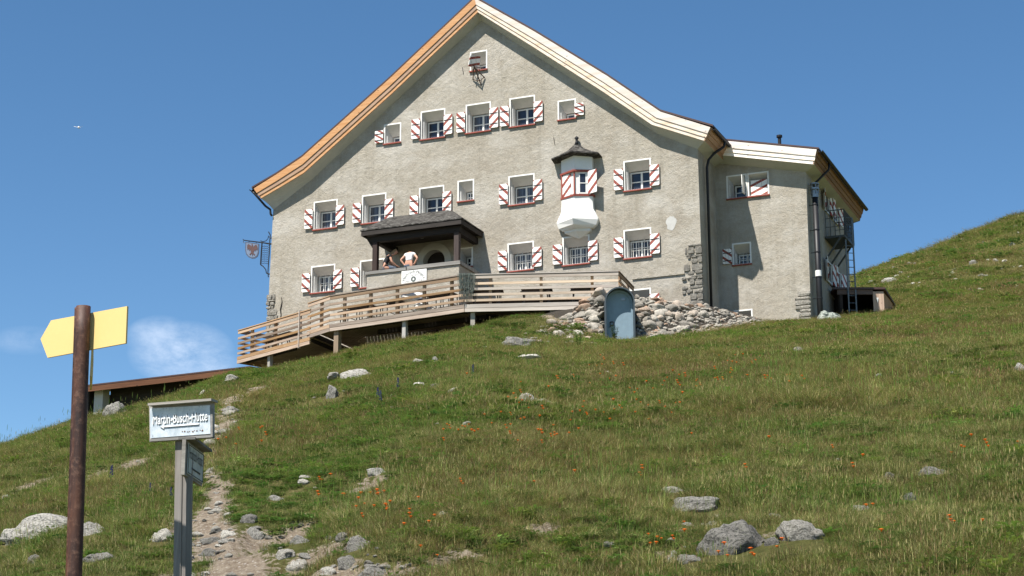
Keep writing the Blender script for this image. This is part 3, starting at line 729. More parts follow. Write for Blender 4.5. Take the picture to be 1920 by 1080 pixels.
# ------------------------------------------------------------------ oriel on the facade
def oriel():
    cu = g(1081, 380, .25)[0]
    hw_ = .62; sd = .16; ft = sd+hw_*math.tan(R(25))
    def ring(z, k=1.0, ex=0.):
        a = (hw_+ex)*k; s_ = sd*k; f_ = s_+ (hw_+ex)*k*math.tan(R(25))+ex*.6
        return [H(cu-a, 0, z), H(cu-a, s_, z), H(cu, f_, z), H(cu+a, s_, z), H(cu+a, 0, z)]
    zz = lambda py: g(1078, py, ft)[1]
    zt, zrt, zrb, zfl0, zfl1, zb, ztip = zz(293), zz(322), zz(364.5), zz(392), zz(409), zz(427), zz(441)
    zsrt = zz(330)
    bd = MB()
    fz = MB(); fz.loft([ring(zrt+.02), ring(zt+.12)], caps=True)
    # lower body flares out like a bell and closes below
    prof = [(zrb-.03, 0), (zrb-.25, .0), (zfl0, .02), (zfl0-.12, .08), (zfl1, .19), (zfl1-.07, .20), (zb+.10, .12), (zb, -.02)]
    bd.loft([ring(z, 1, ex) for z, ex in prof], caps=True)
    ob = MB(); ob.loft([ring(zb, 1, -.10), ring(zb-.10, 1, -.12)], caps=True)
    ob.loft([ring(zb-.10, 1, -.14), [H(cu-.05, 0, ztip-.04), H(cu-.05, .02, ztip-.04), H(cu, .10, ztip-.04), H(cu+.05, .02, ztip-.04), H(cu+.05, 0, ztip-.04)]], caps=True)
    orl = bd.build('oriel', M['white'], hut)
    orl['label'] = 'white polygonal oriel with red bands and shingle cap'
    ob.build('corbel', M['white'], orl); fz.build('frieze', M['white'], orl)
    cb = MB()
    cb.loft([ring(zrb-.02, 1, -.05), ring(zrt, 1, -.05)], caps=True); cb.build('window_storey', M['white'], orl)
    rb_ = MB()
    rb_.loft([ring(zrt, 1, .05), ring(zrt+.07, 1, .06)], caps=True); rb_.loft([ring(zrb-.07, 1, .04), ring(zrb, 1, .05)], caps=True)
    for sx in (-1, 1): rb_.beam(H(cu+sx*(hw_-.02), sd-.0, zrb), H(cu+sx*(hw_-.02), sd-.0, zrt), .05, .05, N_)
    rb_.beam(H(cu, ft-.02, zrb), H(cu, ft-.02, zrt), .05, .04, N_)
    rb_.build('red_band', M['red'], orl)
    # shutters / window on the two faces
    def face(sx, t0, t1, z0, z1, off, mat, nm, th=.025):
        A = H(cu, ft-.05, 0); B = H(cu+sx*hw_, sd-.05, 0); d = B-A; nn = Vector((d.y, -d.x, 0)).normalized()
        if nn.dot(N_) < 0: nn = -nn
        p = A+d*t0+nn*off; q = A+d*t1+nn*off
        mb = MB(); mb.hexa([p+Z_*z0, q+Z_*z0, q+nn*th+Z_*z0, p+nn*th+Z_*z0, p+Z_*z1, q+Z_*z1, q+nn*th+Z_*z1, p+nn*th+Z_*z1])
        return mb.build(nm, mat, orl, fixn=True)
    face(-1, .26, .92, zrb+.02, zrt-.02, .01, M['shR'], 'shutter')
    zw0, zw1 = zrb+.07, zrt-.06
    face(1, .26, .74, zw0, zw1, .005, M['glass'], 'glass_pane', .01)
    for (a, b, z0, z1) in ((.24, .29, zw0-.03, zw1+.03), (.72, .77, zw0-.03, zw1+.03), (.28, .73, zw1-.01, zw1+.04), (.28, .73, zw0-.04, zw0+.01), (.28, .73, (zw0+zw1)/2-.015, (zw0+zw1)/2+.015)):
        face(1, a, b, z0, z1, .012, M['white'], 'frame', .02)
    # right leaf standing open, away from the corner
    A = H(cu+hw_*.80, sd+.10, 0); B = H(cu+hw_+.26, sd+.20, 0); nn = Vector((B.y-A.y, A.x-B.x, 0)).normalized()*.03
    mb = MB(); z0, z1 = zrb+.0, zrt-.0
    mb.hexa([A+Z_*z0, B+Z_*(z0+.02), B+nn+Z_*(z0+.02), A+nn+Z_*z0, A+Z_*z1, B+Z_*(z1+.02), B+nn+Z_*(z1+.02), A+nn+Z_*z1]); mb.build('shutter', M['shR'], orl)
    # cap
    rc = MB(); ze = zt+.10; ap_ = H(cu, .12, zz(270)+.12)
    er = [H(cu-hw_-.34, 0, ze-.10), H(cu-hw_-.32, sd+.20, ze-.04), H(cu, ft+.36, ze), H(cu+hw_+.32, sd+.20, ze-.04), H(cu+hw_+.34, 0, ze-.10)]
    def sub(k, lift): return [p.lerp(ap_, k)-Z_*lift for p in er]
    rings = [[p-Z_*.05 for p in er], er, sub(.3, .05), sub(.62, .07), sub(.88, .0), sub(.99, -.04)]
    rc.loft(rings, caps=True)
    rc.loft([[p-Z_*.052 for p in er], ring(zt+.02, 1, -.01)])
    rc.build('cap_roof', M['shingle'], orl)
    fn = MB(); top = ap_.z+.02; tz = g(1082, 256, .12)[1]
    fn.tube([H(cu, .12, top-.1), H(cu, .12, top+.05), H(cu, .12, (top+tz)/2), H(cu, .12, (top+tz)/2+.06), H(cu, .12, tz-.06), H(cu, .12, tz)], [.10, .05, .045, .085, .075, .02], 10)
    fn.build('finial', M['iron'], orl, smooth=True)
oriel()

# ------------------------------------------------------------------ porch
def porch():
    wr = 2.0
    r0 = g(678, 431, wr); r1 = g(865.5, 415.5, wr); uA, uB = r0[0], r1[0]; zE = (r0[1]+r1[1])/2+.02
    wl = g(845, 398, 0); ul0 = g(735, 412, 0)[0]; ul1 = g(851, 397, 0)[0]; zR = g(800, 402, 0)[1]
    pr = MB()
    zE1 = zE+.06
    bot = [H(uA, 0, zE-.03), H(uA, wr, zE-.03), H(uB, wr, zE-.03), H(uB, 0, zE-.03)]
    top = [H(uA+.3, 0, zE1+.15), H(uA, wr, zE1), H(uB, wr, zE1), H(uB, 0, zE1)]
    rid = [H(ul0, 0.02, zR), H(ul0+.05, .35, zR-.03), H(ul1-.1, .35, zR-.03), H(ul1, .02, zR)]
    pr.add([H(uA-.04, -.0, zE1), H(uA-.04, wr+.03, zE1), H(uB+.04, wr+.03, zE1), H(uB+.04, 0, zE1)] + rid, [(0, 1, 5, 4), (1, 2, 6, 5), (2, 3, 7, 6), (4, 5, 6, 7)])
    pr.add([H(uA-.04, 0, zE1-.04), H(uA-.04, wr+.03, zE1-.04), H(uB+.04, wr+.03, zE1-.04), H(uB+.04, 0, zE1-.04), H(uA-.04, 0, zE1), H(uA-.04, wr+.03, zE1), H(uB+.04, wr+.03, zE1), H(uB+.04, 0, zE1)], [(0, 1, 5, 4), (1, 2, 6, 5), (2, 3, 7, 6), (3, 2, 1, 0)])
    po = pr.build('porch_roof', M['shingle'], hut); po['label'] = 'hipped wooden shingle roof over the raised entrance'
    # ceiling and beams
    cb = MB(); ins = .38
    w2 = wr-.28
    cb.box(uA+.02, uB-.02, .02, wr-.02, zE-.10, zE+.01)
    cb.box(uA+.0, uB, wr-.03, wr+.01, zE-.17, zE+.0)
    cb.box(uB-.03, uB+.01, 0.02, wr-.035, zE-.17, zE+.0)
    cb.box(uA-.01, uA+.03, 0.02, wr-.035, zE-.17, zE+.0)
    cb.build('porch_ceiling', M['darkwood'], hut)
    pw = 1.85
    px0 = g(692, 512, pw)[0]; p1 = g(861, 490, pw); zc = p1[1]; u0, u1 = g(688, 511, pw)[0], p1[0]
    bm_ = MB(); bu0 = g(705.5, 440, w2)[0]; bu1 = g(858, 430, w2)[0]
    bm_.box(bu0-.15, bu1+.15, w2-.1, w2+.1, zE-.42, zE-.175)
    bm_.box(bu1-.1, bu1+.1, .02, w2-.102, zE-.42, zE-.175); bm_.box(bu0-.1, bu0+.1, .02, w2-.102, zE-.42, zE-.175)
    # small curved brackets at the left eave
    bm_.prism([H(bu0-.12, w2, zE-.17), H(uA+.08, w2, zE-.17), H(bu0-.12, w2, zE-.62)], N_*.08)
    bm_.build('porch_beam', M['darkwood'], hut)
    M['postdark'] = mk_wood('dark_red_brown_post', (.035, .02, .016), (.07, .038, .028), 'Z', .7)
    for uu in (bu0, bu1):
        p = MB(); p.box(uu-.095, uu+.095, w2-.095, w2+.095, zc, zE-.422); p.build('porch_post', M['postdark'], hut)
    # platform walls with timber coping
    fl = MB(); zf = zc-.95
    fl.box(u0+.02, u1-.02, .0, pw-.02, HB, zf); 
    fl.box(u0, u1, pw-.25, pw, HB, zc-.12); fl.box(u1-.25, u1, 0.003, pw-.252, HB, zc-.12); fl.box(u0, u0+.25, .003, pw-.252, HB, zc-.12)
    fl.build('porch_parapet', M['plaster'], hut)
    um = g(763, 500, pw)[0]
    cp_ = MB(); cp_.box(u0-.06, um-.02, pw-.30, pw+.05, zc-.115, zc+.0); cp_.build('coping_beam', M['greybeam'], hut)
    cp_ = MB(); cp_.box(um+.02, u1+.06, pw-.30, pw+.05, zc-.11, zc+.03); cp_.build('coping_beam', M['greybeam'], hut)
    cp_ = MB(); cp_.box(u1-.28, u1+.07, .01, pw-.305, zc-.11, zc+.02); cp_.build('coping_beam', M['greybeam'], hut)
    cp_ = MB(); cp_.box(u0-.06, u0+.2, .01, pw-.305, zc-.11, zc+.0); cp_.build('coping_beam', M['greybeam'], hut)
    lm = MB(); lc = g(791, 443, 1.0)[0]; c = H(lc, 1.0, zE-.13)
    lm.loft([[c+Vector((math.cos(a)*rr, math.sin(a)*rr, dz)) for a in [k*math.pi/8 for k in range(16)]] for rr, dz in ((.15, .03), (.17, 0), (.14, -.05), (.07, -.085), (.01, -.095))], close=True, caps=True)
    lm.build('ceiling_lamp', mk_flat('milky_lamp_glass', (.30, .30, .28), .3), hut, smooth=True)
    # name board on the parapet
    a = g(753, 507, pw+.04); b = g(800, 503.7, pw+.04); c_ = g(753, 534, pw+.04); z1 = (a[1]+b[1])/2; z0 = (c_[1]+g(800, 527.5, pw+.04)[1])/2
    sb = MB(); sb.box(a[0], b[0], pw+.005, pw+.04, z0, z1); board = sb.build('name_board', M['white'], hut)
    board['label'] = 'white board with arched lettering and a round edelweiss emblem'
    W_ = b[0]-a[0]; Hh = z1-z0; uc = (a[0]+b[0])/2
    ink_or_shadow = mk_flat('sign_ink', (.045, .06, .06), .8)
    def glyph(ch, u, z, size, rotz, al='CENTER', off=.044):
        return text3d(ch, H(u, pw+off, z), U_*math.cos(rotz)+Z_*math.sin(rotz), Z_*math.cos(rotz)-U_*math.sin(rotz), size, ink_or_shadow, board, 'lettering')
    txt = 'Hochjoch-Hospiz'; Rr = W_*.47; A0 = 164; A1 = 16; zc0 = z0+Hh*.14
    ex, obj = [], []
    for i, ch in enumerate(txt):
        an = R(A0+(A1-A0)*i/(len(txt)-1)); ru = W_*.415; rz = Hh*.70
        uu = uc+ru*math.cos(an); z_ = zc0+rz*math.sin(an)-Hh*.0+.02
        obj.append((ch, uu, z_, .155, math.atan2(-rz*math.cos(an), ru*math.sin(an)) if False else math.atan2(rz*-math.cos(an)*1.0, ru*math.sin(an))*1.0))
    join_text([(ch, H(uu, pw+.044, z_), U_*math.cos(ro)+Z_*math.sin(ro), Z_*math.cos(ro)-U_*math.sin(ro), sz) for ch, uu, z_, sz, ro in obj]
              + [(s, H(uu, pw+.044, zz_), U_, Z_, sz) for s, uu, zz_, sz in (('See', uc-.07, z0+Hh*.60, .07), ('2413', uc+.10, z0+Hh*.61, .07), ('erbaut', uc-W_*.26, z0+Hh*.19, .075), ('1 9 2 7', uc+W_*.27, z0+Hh*.20, .085))], ink_or_shadow, board, 'lettering')
    em = MB(); ec = (uc-.02, z0+Hh*.33); n = 28; ro_, ri_ = .105, .085
    o_ = [H(ec[0]+ro_*math.cos(2*math.pi*k/n), pw+.043, ec[1]+ro_*math.sin(2*math.pi*k/n)) for k in range(n)]
    i_ = [H(ec[0]+ri_*.78*math.cos(2*math.pi*k/n), pw+.043, ec[1]+ri_*.78*math.sin(2*math.pi*k/n)) for k in range(n)]
    em.add(o_+i_, [(k, (k+1) % n, (k+1) % n+n, k+n) for k in range(n)])
    st = []
    for k in range(16):
        rr = ri_*.72 if k % 2 == 0 else ri_*.30; st.append(H(ec[0]+rr*math.cos(math.pi*k/8), pw+.0435, ec[1]+rr*math.sin(math.pi*k/8)))
    disc = [H(ec[0]+ri_*.8*math.cos(2*math.pi*k/n), pw+.0422, ec[1]+ri_*.8*math.sin(2*math.pi*k/n)) for k in range(n)]
    em.add(disc, [tuple(range(n))]); 
    e_ = em.build('emblem', mk_flat('emblem_grey_green', (.10, .12, .11), .8), board, fixn=False)
    e2 = MB(); cen = H(ec[0], pw+.0438, ec[1]); e2.add([cen]+st, [(0, k+1, (k+1) % 16+1) for k in range(16)]); e2.build('emblem_star', M['white'], board, fixn=False)
    return pw, zc, zf, u0, u1
def join_text(items, mat, parent, name):
    mb = MB()
    for (s, P, X, Y, size) in items:
        cu = bpy.data.curves.new('t', 'FONT'); cu.body = s; cu.size = size; cu.align_x = 'CENTER'; cu.align_y = 'CENTER'; cu.extrude = 0; cu.resolution_u = 3
        to = bpy.data.objects.new('t', cu); COL.objects.link(to)
        dg = bpy.context.evaluated_depsgraph_get(); dg.update()
        me = bpy.data.meshes.new_from_object(to.evaluated_get(dg))
        mb.add([P+X*v.co.x+Y*v.co.y for v in me.vertices], [tuple(p.vertices) for p in me.polygons])
        bpy.data.objects.remove(to); bpy.data.curves.remove(cu); bpy.data.meshes.remove(me)
    return mb.build(name, mat, parent, fixn=False)
def text3d(s, P, X, Y, size, mat, parent, name): return join_text([(s, P, X, Y, size)], mat, parent, name)
PW, PZC, PZF, PU0, PU1 = porch()

# ------------------------------------------------------------------ wing
def wing():
    w = -SB; EW = .5
    uL = URB-.05; uR = g(1512, 330, w)[0]; uRb = g(1520, 600, w)[0]
    wt = [(uL-.5, g(1360, 309.5, w)[1]), g(1512, 325, w)]
    zs = wt[1][1]; sl_ = (g(1386, 312, w)[1]-zs)/(g(1386, 312, w)[0]-uR)
    wt = [(uL, zs+sl_*(uL-uR)), (uR, zs)]
    LW = w-onu(1591, 450, uR)[0]
    REC = {'1': [(1363,331),(1401.5,327.7),(1401.5,369.7),(1363,374)], '2': [(1404,326.3),(1442.6,323.4),(1443,367.5),(1406,371.6)], '3': [(1373.4,458),(1408.7,455.6),(1409.5,496.8),(1373.4,498)], '4': [(1376,583.5),(1411.5,581),(1411.5,625),(1376,627)]}
    rc = {k: avg(q, w) for k, q in REC.items()}
    for k in ('1', '2'): rc[k][2] = (rc['1'][2]+rc['2'][2])/2 if k == '1' else rc['1'][2]; rc[k][3] = (rc['1'][3]+rc['2'][3])/2 if k == '1' else rc['1'][3]
    rc['2'][0] = rc['1'][1]+.02
    zb = HB-.3
    mb = MB(); wall_poly([(uL, zb), (uRb, zb)]+wt[::-1], [hole(rc[k]) for k in rc], w, mb)
    wo = mb.build('wing_wall', M['plaster'], hut, fixn=False)
    # side wall with four openings
    def uy(px, py):                       # point on the side wall plane
        a = onu(px, py, uR); return a
    sws = [[(1537,352),(1551,372),(1551,402),(1537,382)], [(1555,372),(1566,384),(1566,414),(1555,402)], [(1536,483),(1547,494),(1547,526),(1536,515)], [(1550,497),(1564,513),(1564,545),(1550,529)]]
    SW = []
    for q in sws:
        Q = [uy(*p) for p in q]; SW.append([(Q[0][0]+Q[3][0])/2, (Q[1][0]+Q[2][0])/2, (Q[2][1]+Q[3][1])/2, (Q[0][1]+Q[1][1])/2])
    zA = onu(1552, 404, uR)[1]; zB_ = onu(1552, 531, uR)[1]
    wa0, wb0 = onu(1542, 400, uR)[0], onu(1572, 420, uR)[0]
    SW = [[wa0+(wb0-wa0)*f-.42, wa0+(wb0-wa0)*f+.42, 0, 0] for f in (.26, .76, .22, .76)]
    sm = MB(); we = w-LW
    sm.add([H(uRb, w, zb), H(uR, w, zs), H(uR, we, zs), H(uRb, we, zb)], [(0, 1, 2, 3)])
    sm.add([H(uRb, we, zb), H(uL, we, zb), H(uL, we, wt[0][1]), H(uR, we, zs)], [(0, 1, 2, 3)])
    sm.build('wing_side_wall', M['plaster'], hut, fixn=False)
    # roof
    f0 = g(1358, 266, w+EW); f1 = g(1533, 283.5, w+EW); b0 = g(1374, 292, w+EW); b1 = g(1527, 310, w+EW)
    s2 = (f1[1]-f0[1])/(f1[0]-f0[0]); uS = URB+.2
    T = [(uS, f1[1]+s2*(uS-f1[0])), f1]; th_ = b1[1]-(f1[1]+s2*(b1[0]-f1[0])); B = [(uS, T[0][1]+th_), b1]
    wend = onu(1627, 404, f1[0]+.18)[0]
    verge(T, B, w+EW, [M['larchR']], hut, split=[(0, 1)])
    rf_ = MB(); rr = [(T[0][0], T[0][1]+.02), (T[1][0]+.08, T[1][1]+.01), (T[1][0]+.08, T[1][1]+.07), (T[0][0], T[0][1]+.08)]
    rf_.loft([[H(u, w+EW+.06, z) for u, z in rr], [H(u, wend, z) for u, z in rr]], close=True, caps=True); r_ = rf_.build('roof', M['roof'], hut); r_['label'] = 'low dark roof of the set-back side wing'
    so_ = MB(); so_.loft([[H(B[0][0], w+EW-.03, B[0][1]), H(B[1][0], w+EW-.03, B[1][1])], [H(wt[0][0], w, wt[0][1]), H(wt[1][0], w, wt[1][1])]])
    so_.add([H(B[1][0], w+EW-.03, B[1][1]), H(uR, w, zs), H(uR, wend+.1, zs), H(B[1][0], wend+.1, B[1][1])], [(0, 1, 2, 3)])
    so_.add([H(T[1][0]-.02, wend+.02, T[1][1]), H(B[1][0], wend+.02, B[1][1]), H(uR-.02, wend+.02, zs), H(uR-2, wend+.02, zs+.3)], [(0, 1, 2, 3)])
    so_.build('soffit', M['soffit'], hut, fixn=False)
    eave(T[1][0], T[1][1], B[1][0], B[1][1], w+EW, wend, 1, hut, M['larchE'])
    gutter(T[1][0]+.14, T[1][1]-.04, w+EW+.05, wend-.05, hut)
    d = MB(); gz = T[1][1]-.1
    d.tube([H(T[1][0]+.12, w-.9, gz), H(T[1][0]+.1, w-.9, gz-.25), H(uR+.2, w-.7, gz-.75), H(uR+.13, w-.62, gz-1.0), H(uR+.12, w-.6, g(1526, 350, w-.6)[1])], .045, 8)
    d.build('downpipe', M['iron'], hut, smooth=True)
    # heavy black flue with a shiny collar on the side corner
    fu = MB(); up = uR+.22; wp = w-.35
    zt_ = onu(1528, 372, up)[1]; 
    fu.tube([H(up, wp, HB-.3), H(up, wp, zt_)], .105, 14); fl = fu.build('flue_pipe', M['iron'], hut, smooth=False); fl.data.polygons.foreach_set('use_smooth', [True]*len(fl.data.polygons))
    cl = MB(); z_ = zt_
    cl.tube([H(up, wp, z_), H(up, wp, z_+.14)], .13, 14); cl.tube([H(up, wp, z_+.30), H(up, wp, z_+.36)], .17, 14); cl.tube([H(up, wp, z_+.50), H(up, wp, z_+.54)], .17, 14)
    for k in range(6):
        a = k*math.pi/3; cl.tube([H(up+.14*math.cos(a), wp+.14*math.sin(a), z_+.14), H(up+.14*math.cos(a), wp+.14*math.sin(a), z_+.5)], .018, 5)
    cl.tube([H(up, wp, z_+.14), H(up, wp, z_+.3)], .10, 12)
    cl.build('flue_cap', M['steel'], fl)
    cz = onu(1528, 509, up)[1]; c2 = MB(); c2.tube([H(up, wp, cz-.10), H(up, wp, cz+.12)], .118, 14); c2.build('flue_collar', M['white'], fl)
    for py in (385, 430, 470, 515, 553):
        zc = onu(1528, py, up)[1]; b = MB(); b.tube([H(up, wp, zc-.02), H(up, wp, zc+.02)], .118, 12); b.tube([H(uR-.02, wp, zc), H(up, wp, zc)], .012, 5); b.build('pipe_clamp', M['iron'], fl)
    # windows of the front
    window(hut, rc['1'], w=w, L=0, Rr=0, kind='small', cols=1, label='wing window with its leaf standing open edge-on, upper left', wh=.22)
    ol = MB(); q = rc['1']; ol.box(q[1]-.12, q[1]-.09, w-.02, w+.34, q[2]+.1, q[3]-.12); ol.build('shutter', M['white'], hut)
    q = rc['2']; w2 = window(hut, q, w=w, L=0, Rr=0, kind='plain', cols=2, label='wing window closed by a red white shutter')
    cs = MB(); cs.box(q[0]+.10, q[1]-.08, w-.10, w-.06, q[2]+.05, q[3]-.28); cs.build('shutter', M['shR2'], w2)
    window(hut, rc['3'], w=w, L=1, Rr=0, kind='bar', cols=3, shw=.36, label='lower wing window with one left shutter')
    window(hut, rc['4'], w=w, L=0, Rr=0, kind='plain', label='basement window of the wing sunk behind the turf')
    # side wall shutters and windows (seen edge-on)
    for i, (wa, wb, z0, z1) in enumerate(SW):
        z0 = zA if i < 2 else zB_; z1 = z0+.84
        wa_, wb_ = min(wa, wb), max(wa, wb); wb_ = wa_+.85 if wb_-wa_ > .9 else wb_
        uu = uR+ (uRb-uR)*.0
        f = MB(); 
        for a, b, c, d_ in ((wa_, wb_, z0, z0+.06), (wa_, wb_, z1-.06, z1), (wa_, wa_+.06, z0+.06, z1-.06), (wb_-.06, wb_, z0+.06, z1-.06)):
            f.hexa([H(uu-.01, a, c), H(uu+.05, a, c), H(uu+.05, b, c), H(uu-.01, b, c), H(uu-.01, a, d_), H(uu+.05, a, d_), H(uu+.05, b, d_), H(uu-.01, b, d_)])
        wn = f.build('window', M['white'], hut); wn['label'] = ['front upper', 'rear upper', 'front lower', 'rear lower'][i]+' window in the shaded wing side wall'
        gl = MB(); gl.hexa([H(uu, wa_+.06, z0+.06), H(uu+.02, wa_+.06, z0+.06), H(uu+.02, wb_-.06, z0+.06), H(uu, wb_-.06, z0+.06), H(uu, wa_+.06, z1-.06), H(uu+.02, wa_+.06, z1-.06), H(uu+.02, wb_-.06, z1-.06), H(uu, wb_-.06, z1-.06)]); gl.build('glass_pane', M['glass'], wn)
        for (a, tilt) in ((wa_, -1), (wb_, 1)):
            s_ = MB(); e = a+tilt*.44
            s_.hexa([H(uu+.07, a, z0), H(uu+.10, a, z0), H(uu+.20, e, z0), H(uu+.17, e, z0), H(uu+.07, a, z1), H(uu+.10, a, z1), H(uu+.20, e, z1), H(uu+.17, e, z1)])
            s_.build('shutter', M['shS'], wn)
    # stove pipe on the wing roof
    ch = MB(); cu_, cz_ = g(1463, 272, w-4); ch.tube([H(cu_, w-4, cz_-.8), H(cu_, w-4, g(1463, 258.5, w-4)[1])], .07, 10); zt2 = g(1463, 256, w-4)[1]
    ch.tube([H(cu_, w-4, zt2-.08), H(cu_, w-4, zt2)], .12, 10); ch.build('chimney', M['iron'], hut)
    # balcony: steel landing with railing, and the fire ladder beside it
    ub = uR; w0 = onu(1573, 470, uR+.6)[0]; w1 = onu(1597, 475, uR+.6)[0]
    w0, zfl = onu(1547, 446, uR); zra = zfl+1.0; w1 = w0-1.7
    wd = .3
    while True:
        q_ = H(ub+wd, w0, zfl)
        if q_.x/q_.y > ST(1584, 446)[0] or wd > 2: break
        wd += .02
    bal = MB(); bal.hexa([H(ub, w1, zfl-.08), H(ub+wd, w1, zfl-.08), H(ub+wd, w0, zfl-.08), H(ub, w0, zfl-.08), H(ub, w1, zfl), H(ub+wd, w1, zfl), H(ub+wd, w0, zfl), H(ub, w0, zfl)])
    for k in range(3):
        ww = w0+(w1-w0)*(k+.02)/2.05; bal.beam(H(ub, ww, zfl-.9), H(ub+wd*.8, ww, zfl-.08), .06, .06)
    bo = bal.build('balcony', M['steeldull'], hut); bo['label'] = 'grey steel landing on the shaded wing side'
    rl = MB()
    path = [H(ub+.05, w0, 0), H(ub+wd, w0, 0), H(ub+wd, w1, 0), H(ub+.05, w1, 0)]
    for zz_ in (zra, zfl+.7, zfl+.35):
        rl.tube([p+Z_*zz_ for p in path], .022 if zz_ == zra else .012, 5)
    for a, b, n in ((path[0], path[1], 4), (path[1], path[2], 12), (path[2], path[3], 4)):
        for k in range(n+1):
            p = a.lerp(b, k/n); rl.tube([p+Z_*zfl, p+Z_*zra], .014, 5)
    rl.build('railing', M['steeldull'], bo)
    la = MB(); ul_ = ub+wd-.05; wl_ = onu(1588, 500, ul_)[0]; zl0 = HB-.3; zl1 = onu(1590, 418, ul_)[1]
    for dw_ in (0, .5): la.beam(H(ul_+dw_*.5, wl_-dw_*.3, zl0), H(ul_+dw_*.5, wl_-dw_*.3, zl1), .07, .05)
    z = zl0+.2
    while z < zl1: la.tube([H(ul_, wl_, z), H(ul_+.25, wl_-.15, z)], .016, 5); z += .28
    lo = la.build('fire_ladder', mk_flat('grey_ladder_steel', (.16, .175, .18), .5, .4), hut)
    return uR, uRb, w, we
M['shR2'] = mk_shutter('closed_shutter_paint', -1, .25)
def mk_shS():
    t = NT('side_shutter_paint'); g_ = t.n('ShaderNodeSeparateXYZ'); t.l(t.tc.outputs['Generated'], g_.inputs[0])
    q = t.math('FRACT', t.math('ADD', t.math('MULTIPLY', g_.outputs[2], 2.), t.math('MULTIPLY', g_.outputs[1], 1.1)))
    return t.fin(t.mix(t.math('LESS_THAN', q, .36), (.78, .77, .73), (.30, .06, .04)), .6)
M['shS'] = mk_shS()
WUR, WURB, WW, WWE = wing()
quoin_ = MB(); r = random.Random(11); z = HB-.3; zt_ = g(1505, 556, WW)[1]
while z < zt_:
    hh = r.uniform(.08, .2); wd = r.uniform(.42, .62); stone_block(quoin_, (WURB-wd/2+.03, WW, z+hh/2), wd/2, .07, hh/2, r.random()); z += hh+.012
quoin_.build('quoin', M['quoin'], hut)

# ------------------------------------------------------------------ wrought-iron hanging sign on the left corner
def hanging_sign():
    w = -.25
    uc = ULB; bx = lambda px, py: H(*[onw(px, py, w)[0], w, onw(px, py, w)[1]])
    root = thing('hanging_sign', bx(514, 455), 'wrought iron bracket with an eagle shield hanging off the left wall corner', 'sign', rot=HUTROT)
    C = lambda X, Y: bx(440+X/9, 420+Y/9)
    b = MB()
    b.tube([C(140, 235), C(160, 255), C(245, 268), C(460, 295), C(600, 318), C(735, 325)], [.012, .02, .024, .026, .032, .045], 6)
    b.tube([C(465, 295), C(452, 450), C(440, 665)], .03, 6)
    b.tube([C(575, 115), C(605, 170), C(597, 260), C(587, 480), C(572, 660), C(562, 800), C(570, 880)], .022, 6)
    b.tube([C(440, 670), C(480, 695), C(525, 750), C(538, 812)], .022, 6)
    b.tube([C(540, 815), C(620, 835), C(705, 828)], [.02, .03, .045], 6)
    b.tube([C(440, 265), C(480, 280), C(530, 268), C(565, 230), C(575, 180)], .016, 6)
    b.tube([C(580, 205), C(610, 195), C(632, 215), C(620, 235), C(600, 225)], .014, 5)
    b.tube([C(670, 330), C(655, 385)], .02, 5); b.tube([C(700, 330), C(690, 380)], .014, 5)
    b.tube([C(150, 262), C(150, 290), C(170, 300)], .012, 5)
    b.build('bracket', M['iron'], root)
    gr = MB()
    for k in range(9):
        y0 = 345+k*36; gr.tube([C(462-k*2.2, y0), C(500, y0+22), C(540, y0-6+14), C(583, y0+36)], .008, 4); gr.tube([C(462-k*2, y0+30), C(505, y0+2), C(545, y0+24), C(584, y0-6)], .007, 4)
    gr.build('scroll_grille', M['iron'], root)
    sh = [(190, 285), (420, 318), (417, 400), (415, 470), (395, 530), (350, 565), (295, 570), (240, 545), (200, 495), (186, 430)]
    s_ = MB(); s_.prism([C(x, y) for x, y in sh], N_*.03)
    so_ = s_.build('shield', mk_flat('slate_blue_shield_rim', (.07, .09, .14), .6), root)
    cx, cy = 304, 425
    s2 = MB(); s2.prism([C(cx+(x-cx)*.86, cy+(y-cy)*.86)+N_*.031 for x, y in sh], N_*.004); s2.build('field', mk_flat('faded_shield_field', (.15, .20, .29), .7), so_)
    hw2 = [(310, 325), (322, 345), (318, 380), (345, 350), (372, 335), (392, 352), (398, 400), (386, 440), (370, 410), (358, 452), (346, 420), (335, 462), (326, 440), (334, 480), (358, 505), (338, 512), (318, 488), (310, 530)]
    eg = MB(); pts = hw2+[(620-x-2, y-12*(1 if y < 500 else .3)) for x, y in hw2[::-1]]
    P2 = [C(x, y)+N_*.037 for x, y in pts]; tr = tessellate_polygon([[Vector((x, -y, 0)) for x, y in pts]])
    n = len(P2); eg.add(P2+[p+N_*.01 for p in P2], [tuple(t) for t in tr]+[tuple(i+n for i in t) for t in tr]+[(i, (i+1) % n, (i+1) % n+n, i+n) for i in range(n)])
    eg.build('eagle', mk_flat('dark_red_brown_eagle', (.10, .05, .045), .7), so_)
    for X in (245, 365): 
        c = MB(); c.tube([C(X, 268+X*.04), C(X, 300+X*.05)], .012, 5); c.build('hanger', M['iron'], root)
hanging_sign()

